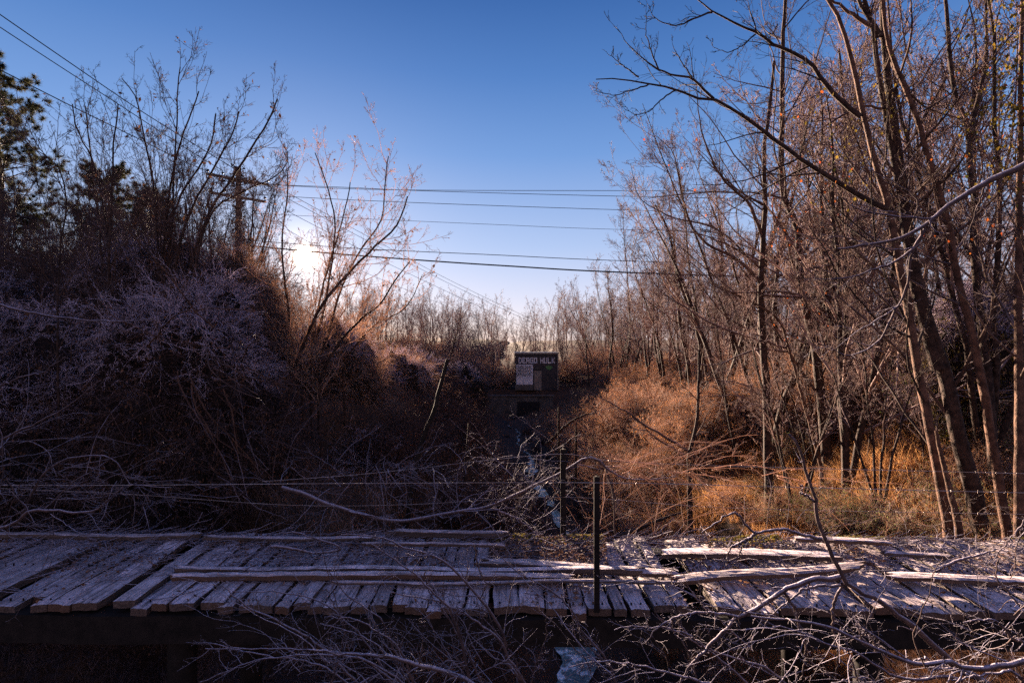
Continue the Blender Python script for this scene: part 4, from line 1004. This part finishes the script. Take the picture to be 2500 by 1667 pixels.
tangle('frosted_bramble', 'arching frosted canes in front of the creek between the snag and the crusty post', [(1050, 1270, 90, 20), (1200, 1280, 90, 20), (1330, 1280, 50, 20)], 7.9, 34, 1.2, 512, dirv=(.3, 0, .7), r=.003, wob=.18)
tangle('woody_vines', 'thick bare woody vines looping down in front of the biggest thicket', [(300, 900, 160, 60), (520, 930, 80, 60)], 7.9, 16, 2.2, 511, dirv=(.2, 0, -.5), r=.007, mt='barkred', wob=.2, lvl=(4, 3))
# rear fallen limb
def c8(l): return [(800 + x / 2.94, 1000 + y / 2.94) for x, y in l]
frosted('fallen_limb', 'long dark fallen limb bowed across the rear of the bridge and over the crusty post',
    [c8([(-330, 560), (-150, 610), (0, 680), (250, 755), (480, 800), (700, 775), (900, 735), (1170, 690), (1450, 560), (1680, 450), (1820, 360), (1900, 340), (1980, 390), (2010, 470), (2050, 620), (2060, 900)]),
     c8([(1180, 710), (1350, 780), (1450, 850), (1530, 920)]), c8([(950, 910), (1100, 870), (1280, 780), (1350, 760)]), c8([(1900, 340), (2100, 480), (2300, 500), (2500, 480)]),
     c8([(480, 800), (550, 860), (600, 900)])],
    7.7, [12, 9, 6, 5, 6], seed=520, lv=(18, 5), mt='frosttwig', ext=1, twigr=.0028, lr=(.16, .45), nn=44)
frosted('deck_branch', 'crooked grey branch lying on the left planks of the bridge',
    [cA([(1800, 262), (1900, 262), (2050, 310), (2150, 340), (2170, 370), (2010, 390), (1900, 370), (1730, 345)]), cA([(2010, 390), (2060, 430), (2200, 460), (2352, 465), (2700, 450)])],
    6.6, [8, 8], seed=521, lv=(3, 2), ext=1, lr=(.1, .3), up=0)
frosted('deck_branch', 'sunlit bent stick lying on the deck at the far right', [cC([(1770, 510), (1900, 450), (2000, 420), (2120, 385), (2170, 370)])], 6.3, [9], seed=522, lv=(4, 2), ext=1)
frosted('side_branch', 'bare frosted branch reaching in from the left edge above the thicket', [[(-40, 735), (0, 745), (60, 760), (150, 775), (260, 784), (370, 782)]], 4.2, [7], seed=523, lv=(5, 2), lr=(.08, .3))
frosted('side_branch', 'straight frosted branch rising from the left edge to the right', [[(-40, 1095), (0, 1075), (90, 1030), (160, 995), (215, 950), (246, 928)]], 3.8, [6], seed=524, lv=(4, 2), lr=(.1, .3))
frosted('side_branch', 'thick curved frosted branch low at the left edge', [[(-60, 1300), (0, 1290), (40, 1275), (65, 1250), (130, 1246), (200, 1252), (240, 1240), (270, 1215), (300, 1190)]], 4.0, [10], seed=525, lv=(12, 4), lr=(.2, .4))
frosted('side_branch', 'arched frosted branch tip above the left bramble', [[(40, 1290), (90, 1180), (150, 1125), (230, 1112), (270, 1120), (300, 1150), (320, 1180), (420, 1190)]], 4.1, [5], seed=526, lv=(12, 4))
frosted('side_branch', 'short frosted twig at the left edge below the bare branch', [[(-30, 870), (0, 863), (60, 830), (105, 815), (140, 790)]], 4.1, [4], seed=527, lv=(5, 2))
frosted('side_branch', 'frosted forked twig at the left edge midway down', [[(-30, 955), (0, 943), (60, 918), (100, 910), (160, 870)]], 4.0, [5], seed=528, lv=(5, 3))

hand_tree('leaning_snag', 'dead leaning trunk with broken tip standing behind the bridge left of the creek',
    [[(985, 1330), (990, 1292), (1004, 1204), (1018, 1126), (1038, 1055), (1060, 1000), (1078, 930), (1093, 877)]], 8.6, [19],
    limbs=[([(1024, 1120), (1045, 1075), (1056, 1055), (1068, 1038)], 5)], seed=530, taper=.45, bark='shadewood', lv=(2, 2, 2, 1), spread=.06, cat='dead tree', sides=8)
hand_tree('broken_snag', 'short broken dead trunk standing in the ravine right of the leaning snag',
    [[(1135, 1220), (1140, 1130), (1143, 1070), (1146, 1034)]], 12, [12], seed=531, taper=.6, lv=(2, 2, 2, 1), spread=.06, cat='dead tree', sides=8)
hand_tree('fallen_log', 'dark fallen log arching up the right bank of the creek in the distance',
    [[(1335, 1085), (1350, 1070), (1380, 1040), (1420, 1016), (1455, 1008)]], 24, [9], seed=532, lv=(3, 2, 2, 1), spread=.1, cat='log', extend=False, sides=8)
hand_tree('fallen_log', 'dark log lying on the orange grass slope behind the bridge',
    [[(1500, 1315), (1560, 1290), (1620, 1265), (1665, 1250)]], 12, [14], seed=533, lv=(3, 2, 2, 1), spread=.1, cat='log', extend=False, sides=8)

# ------------------------------------------------------------------ utility pole and cables
pole = empty('utility_pole', (-18.7, 35, float(height(-18.7, 35))), 'utility pole with crossarms silhouetted in the left trees', 'utility pole')
zt = 21.9 - pole.location.z
link('pole', mesh('pole', *tubes([(np.array([[[0, 0, -.5], [0, 0, zt * .5], [0, 0, zt]]]), np.array([[.22, .2, .17]]), 12)])), M['pole'], pole)
for dz, w in ((.9, 1.9), (2.1, 1.7)):
    V, Q = box_vf(-w, w, -.26, -.14, -.08, .08); c = link('crossarm', mesh('crossarm', V, Q, False), M['pole'], pole); c.location = (0, 0, zt - dz); c.rotation_euler = (0, rad(4), rad(25))
    for s in (-.95, -.5, .5, .95):
        T = np.array([[[s * w, -.2, .08], [s * w, -.2, .2], [s * w, -.2, .22], [s * w, -.2, .3], [s * w, -.2, .34]]]); ins = link('insulator', mesh('insulator', *tubes([(T, np.array([[.02, .02, .08, .08, .03]]), 8)])), M['cable'], c)
ri = np.random.default_rng(6); n = 1500; z_ = ri.uniform(.5, zt + .1, n); a = ri.uniform(0, 6.28, n)
c = np.stack([np.cos(a) * .3, np.sin(a) * .3, z_], -1) + ri.normal(0, .12, (n, 3)); c2 = np.stack([ri.uniform(-1.3, 1.3, 240), ri.normal(0, .1, 240), zt - .95 + ri.normal(0, .12, 240)], -1)
link('ivy', mesh('ivy', *leafquads(np.concatenate([c, c2]), .17, ri, .8), False), M['core'], pole)
cables = [
 ('upper of three overhead wires rising to the upper left corner', [(585, 420), (470, 350), (330, 262), (180, 160), (0, 36), (-60, -8)], 35, 20, .024),
 ('middle overhead wire rising to the left edge', [(545, 418), (450, 360), (300, 262), (150, 165), (0, 67), (-60, 25)], 35, 20, .024),
 ('lowest of three overhead wires rising to the left edge', [(560, 440), (450, 395), (350, 345), (200, 272), (0, 171), (-60, 140)], 35, 20, .024),
 ('dark low cable running left through the trees', [(585, 600), (400, 575), (200, 548), (0, 524), (-60, 515)], 35, 25, .035),
 ('topmost overhead wire crossing the sky gap', [(600, 448), (850, 461), (1100, 465), (1600, 466), (2000, 470), (2600, 462)], 35, 33, .018),
 ('second overhead wire just below the topmost one', [(600, 449), (850, 458), (1000, 465), (1300, 474), (1600, 481), (2000, 487), (2600, 485)], 35, 33, .018),
 ('third overhead wire crossing the sky gap', [(600, 474), (850, 488), (1200, 502), (1600, 515), (2000, 525), (2600, 530)], 35, 33, .018),
 ('faint fourth overhead wire crossing the sky gap', [(600, 520), (905, 535), (1200, 548), (1500, 560), (2000, 570), (2600, 575)], 35, 33, .013),
 ('thin wire just above the thick black cable', [(590, 585), (860, 606), (1200, 622), (1500, 636), (2000, 650), (2600, 655)], 35, 33, .022),
 ('thick black cable crossing low over the sky gap', [(590, 598), (800, 618), (1050, 637), (1250, 650), (1500, 664), (2010, 680), (2600, 688)], 35, 33, .045),
 ('upper of the far diagonal wires descending to the building', [(700, 470), (851, 552), (933, 596), (1100, 685), (1286, 774), (1340, 798)], 60, 110, .028),
 ('second far diagonal wire close beneath the upper one', [(700, 484), (851, 564), (933, 607), (1100, 694), (1286, 782), (1340, 806)], 60, 110, .028),
 ('third far diagonal wire descending to the treetops', [(700, 515), (851, 594), (936, 638), (1100, 716), (1259, 790), (1340, 826)], 60, 110, .028),
 ('lowest far diagonal wire, nearest the left treetops', [(700, 560), (840, 640), (909, 673), (1050, 731), (1228, 803), (1340, 845)], 60, 110, .024),
]
for lab, pts, d, d2, r in cables:
    o = wire('overhead_cable', pts, d, r, None, 'cable', n=50, d2=d2); tag(o, lab, 'cable', 'overhead cables')

# ------------------------------------------------------------------ building with graffiti
bx, by, bz = 0.38, 62.0, 4.1
bd = empty('flat_roof_building', (bx, by, bz), 'small dark flat roofed building with white DEAGO HULK graffiti at the end of the creek', 'building')
W_, H_ = 5.2, 4.5
V, Q = box_vf(0, W_, 0, 4.5, 0, H_ - .12); link('wall', mesh('wall', V, Q, False), M['darkwall'], bd)
V, Q = joinvf([box_vf(-.12, W_ + .12, -.12, 4.6, H_ - .12, H_ + .06)]); link('roof', mesh('roof', V, Q, False), M['rim'], bd)
V, Q = box_vf(2.3, 3.2, -.05, 0, 0, 2.35); dr = link('door', mesh('door', V, Q, False), M['rim'], bd)
V, Q = box_vf(2.42, 3.0, -.04, 0, 2.5, 2.8); link('sign_plate', mesh('sign_plate', V, Q, False), M['concrete'], bd)
V, Q = box_vf(W_ - .09, W_ + .03, -.13, -.01, 0, H_ - .14); link('downpipe', mesh('downpipe', V, Q, False), M['rim'], bd)
V, Q = box_vf(.15, 2.15, -.03, 0, .0, 3.12)
link('painted_panel', mesh('painted_panel', V, Q, False), M['white'], bd)
V, Q = box_vf(-0.02, 2.2, -.3, -.1, .02, .7); link('concrete_step', mesh('step', V, Q, False), M['concrete'], bd)
GL = {'D': ['###.', '#..#', '#..#', '#..#', '###.'], 'E': ['####', '#...', '###.', '#...', '####'], 'A': ['####', '#..#', '####', '#..#', '#..#'], 'G': ['####', '#...', '#.##', '#..#', '####'],
      'O': ['####', '#..#', '#..#', '#..#', '####'], 'H': ['#..#', '#..#', '####', '#..#', '#..#'], 'U': ['#..#', '#..#', '#..#', '#..#', '####'], 'L': ['#...', '#...', '#...', '#...', '####'], 'K': ['#..#', '#.#.', '##..', '#.#.', '#..#']}
parts = []; cx_ = .42; cw_, ch_ = .097, .14
for ch in 'DEAGO HULK':
    if ch == ' ': cx_ += .3; continue
    for r_i, row in enumerate(GL[ch]):
        c_i = 0
        while c_i < 4:
            if row[c_i] == '#':
                e = c_i
                while e < 4 and row[e] == '#': e += 1
                parts.append(box_vf(cx_ + c_i * cw_, cx_ + e * cw_, -.022, -.001, 3.95 - (r_i + 1) * ch_ , 3.95 - r_i * ch_)); c_i = e
            else: c_i += 1
    cx_ += 4 * cw_ + .075
V, Q = joinvf(parts); link('graffiti_lettering', mesh('graffiti_lettering', V, Q, False), M['white'], bd)
rg = np.random.default_rng(8); strokes = []
for i in range(9):
    for j in range(3):
        x0_ = .3 + i * .19; z0_ = 2.95 - j * .42
        t_s = np.linspace(0, 1, 8); pp = np.stack([x0_ + .10 * np.sin(t_s * 6 + i) + .12 * t_s, np.full(8, -.035), z0_ - t_s * .4 + .03 * np.cos(t_s * 9)], -1); strokes.append(pp)
link('graffiti_scribble', mesh('graffiti_scribble', *tubes([(np.array(strokes), np.full((len(strokes), 8), .03), 4)])), M['black'], bd)
a_ = np.linspace(0, 6.28, 20, endpoint=False); V = np.stack([4.1 + .42 * np.cos(a_) * (1 + .2 * np.sin(3 * a_)), np.full(20, -.02), 2.75 + .25 * np.sin(a_) * (1 + .2 * np.cos(4 * a_))], -1)
V2 = V.copy(); V2[:, 1] = -.001; I = np.arange(20)
link('green_graffiti', mesh('green_graffiti', np.concatenate([V, V2]), [I[None, :], np.stack([I, np.roll(I, -1), np.roll(I, -1) + 20, I + 20], -1)], False), M['greenp'], bd)
# retaining wall
rw_ = empty('retaining_wall', (-1.4, 59.5, .6), 'dark concrete retaining wall closing the creek below the building', 'wall')
V, Q = box_vf(-2.5, 6.2, 0, .6, -.5, 3.0); link('wall', mesh('wall', V, Q, False), M['concrete'], rw_)
V, Q = box_vf(-2.6, 6.3, -.1, .7, 3.0, 3.15); link('coping', mesh('coping', V, Q, False), M['concrete'], rw_)
V, Q = box_vf(2.0, 4.6, -.06, 0.0, -.4, 2.4); link('culvert_gate', mesh('culvert_gate', V, Q, False), M['black'], rw_)

# ------------------------------------------------------------------ sun, sky, camera
vx, vz = (745 - 1250) / F, (833.5 - 628) / F
SD = np.array([vx, 1.0, vz]); SD /= np.linalg.norm(SD)
elev = math.asin(SD[2]); az = math.atan2(SD[0], SD[1])
sun = bpy.data.lights.new('sun', 'SUN'); sun.energy = 5.0; sun.angle = rad(.6); sun.color = (1.0, .76, .56)
so = bpy.data.objects.new('sun', sun); COL.objects.link(so)
from mathutils import Vector
so.rotation_euler = Vector(tuple(-SD)).to_track_quat('-Z', 'Y').to_euler(); so.location = (0, 0, 30)

w = bpy.data.worlds.new('World'); scene.world = w; w.use_nodes = True
nt = w.node_tree; nt.nodes.clear()
out = nt.nodes.new('ShaderNodeOutputWorld')
sky = N(nt, 'ShaderNodeTexSky', sky_type='NISHITA'); sky.sun_disc = False
sky.sun_elevation = elev; sky.sun_rotation = az; sky.air_density = 1.0; sky.dust_density = .3; sky.ozone_density = 3.0
SKYSTR = .05
hs = N(nt, 'ShaderNodeHueSaturation'); hs.inputs['Saturation'].default_value = 1.1; hs.inputs['Value'].default_value = 1
nt.links.new(sky.outputs[0], hs.inputs['Color'])
tint = N(nt, 'ShaderNodeMix', data_type='RGBA', blend_type='MULTIPLY'); tint.inputs[0].default_value = 1
nt.links.new(hs.outputs[0], tint.inputs[6]); tint.inputs[7].default_value = (1.0, .95, 1.12, 1)
tcs = N(nt, 'ShaderNodeTexCoord'); sep = N(nt, 'ShaderNodeSeparateXYZ'); nt.links.new(tcs.outputs['Generated'], sep.inputs[0])
rmp = N(nt, 'ShaderNodeValToRGB'); nt.links.new(sep.outputs[2], rmp.inputs[0])
def lin(c): return tuple(((v / 255 + .055) / 1.055) ** 2.4 if v > 10 else v / 255 / 12.92 for v in c)
stops = [(0.0, (222, 208, 212)), (.06, (212, 209, 228)), (.18, (166, 184, 220)), (.34, (108, 146, 202)), (.46, (74, 117, 180)), (.56, (50, 92, 156)), (.8, (66, 88, 146))]
el = rmp.color_ramp.elements
el[0].position = 0; el[1].position = stops[-1][0]
for p_, c_ in stops[1:-1]: el.new(p_)
KS = 1.12 / (SKYSTR * 2 ** 3.05)
for e_, (p_, c_) in zip(sorted(el, key=lambda e: e.position), stops): e_.color = (*lin(c_), 1)
scl = N(nt, 'ShaderNodeVectorMath', operation='SCALE'); nt.links.new(rmp.outputs[0], scl.inputs[0]); scl.inputs['Scale'].default_value = KS
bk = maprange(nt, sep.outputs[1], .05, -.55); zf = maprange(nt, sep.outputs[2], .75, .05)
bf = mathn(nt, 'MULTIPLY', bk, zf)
pink = tuple(v * KS for v in lin((225, 190, 200)))  # pink sky added behind the camera to lift and warm shaded faces
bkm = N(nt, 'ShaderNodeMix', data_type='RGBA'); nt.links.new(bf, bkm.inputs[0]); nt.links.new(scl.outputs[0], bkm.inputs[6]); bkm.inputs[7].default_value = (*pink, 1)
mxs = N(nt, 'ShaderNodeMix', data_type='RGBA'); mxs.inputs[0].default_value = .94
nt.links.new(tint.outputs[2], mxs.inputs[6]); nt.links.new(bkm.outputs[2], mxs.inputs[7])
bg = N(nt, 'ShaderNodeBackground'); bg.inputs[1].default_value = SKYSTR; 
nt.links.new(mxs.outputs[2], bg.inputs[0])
tc = N(nt, 'ShaderNodeTexCoord')
dp = N(nt, 'ShaderNodeVectorMath', operation='DOT_PRODUCT'); nt.links.new(tc.outputs['Generated'], dp.inputs[0]); dp.inputs[1].default_value = tuple(SD)
dd = mathn(nt, 'MAXIMUM', dp.outputs['Value'], 0.0)
g1 = mathn(nt, 'MULTIPLY', mathn(nt, 'POWER', dd, 17000.0), 12.0)
g2 = mathn(nt, 'MULTIPLY', mathn(nt, 'POWER', dd, 900.0), .09)
g3 = mathn(nt, 'MULTIPLY', mathn(nt, 'POWER', dd, 40.0), .012)
gs = mathn(nt, 'ADD', mathn(nt, 'ADD', g1, g2), g3)
bg2 = N(nt, 'ShaderNodeBackground'); bg2.inputs[0].default_value = (1.0, .80, .62, 1); nt.links.new(gs, bg2.inputs[1])
add = N(nt, 'ShaderNodeAddShader'); nt.links.new(bg.outputs[0], add.inputs[0]); nt.links.new(bg2.outputs[0], add.inputs[1])
nt.links.new(add.outputs[0], out.inputs[0])

cam = bpy.data.cameras.new('camera'); cam.lens = 18; cam.sensor_width = 36; cam.clip_end = 5000; cam.clip_start = .05
co = bpy.data.objects.new('camera', cam); COL.objects.link(co); co.location = (0, 0, CAMZ); co.rotation_euler = (rad(90), 0, 0)
scene.camera = co
scene.view_settings.view_transform = 'Standard'; scene.view_settings.look = 'None'; scene.view_settings.exposure = 3.05; scene.view_settings.gamma = 1
scene.render.resolution_x = 1024; scene.render.resolution_y = 682
scene.cycles.max_bounces = 6; scene.cycles.diffuse_bounces = 3; scene.cycles.glossy_bounces = 2; scene.cycles.transmission_bounces = 4
scene.cycles.use_denoising = False; scene.cycles.sample_clamp_indirect = 2.0; scene.cycles.sample_clamp_direct = 0
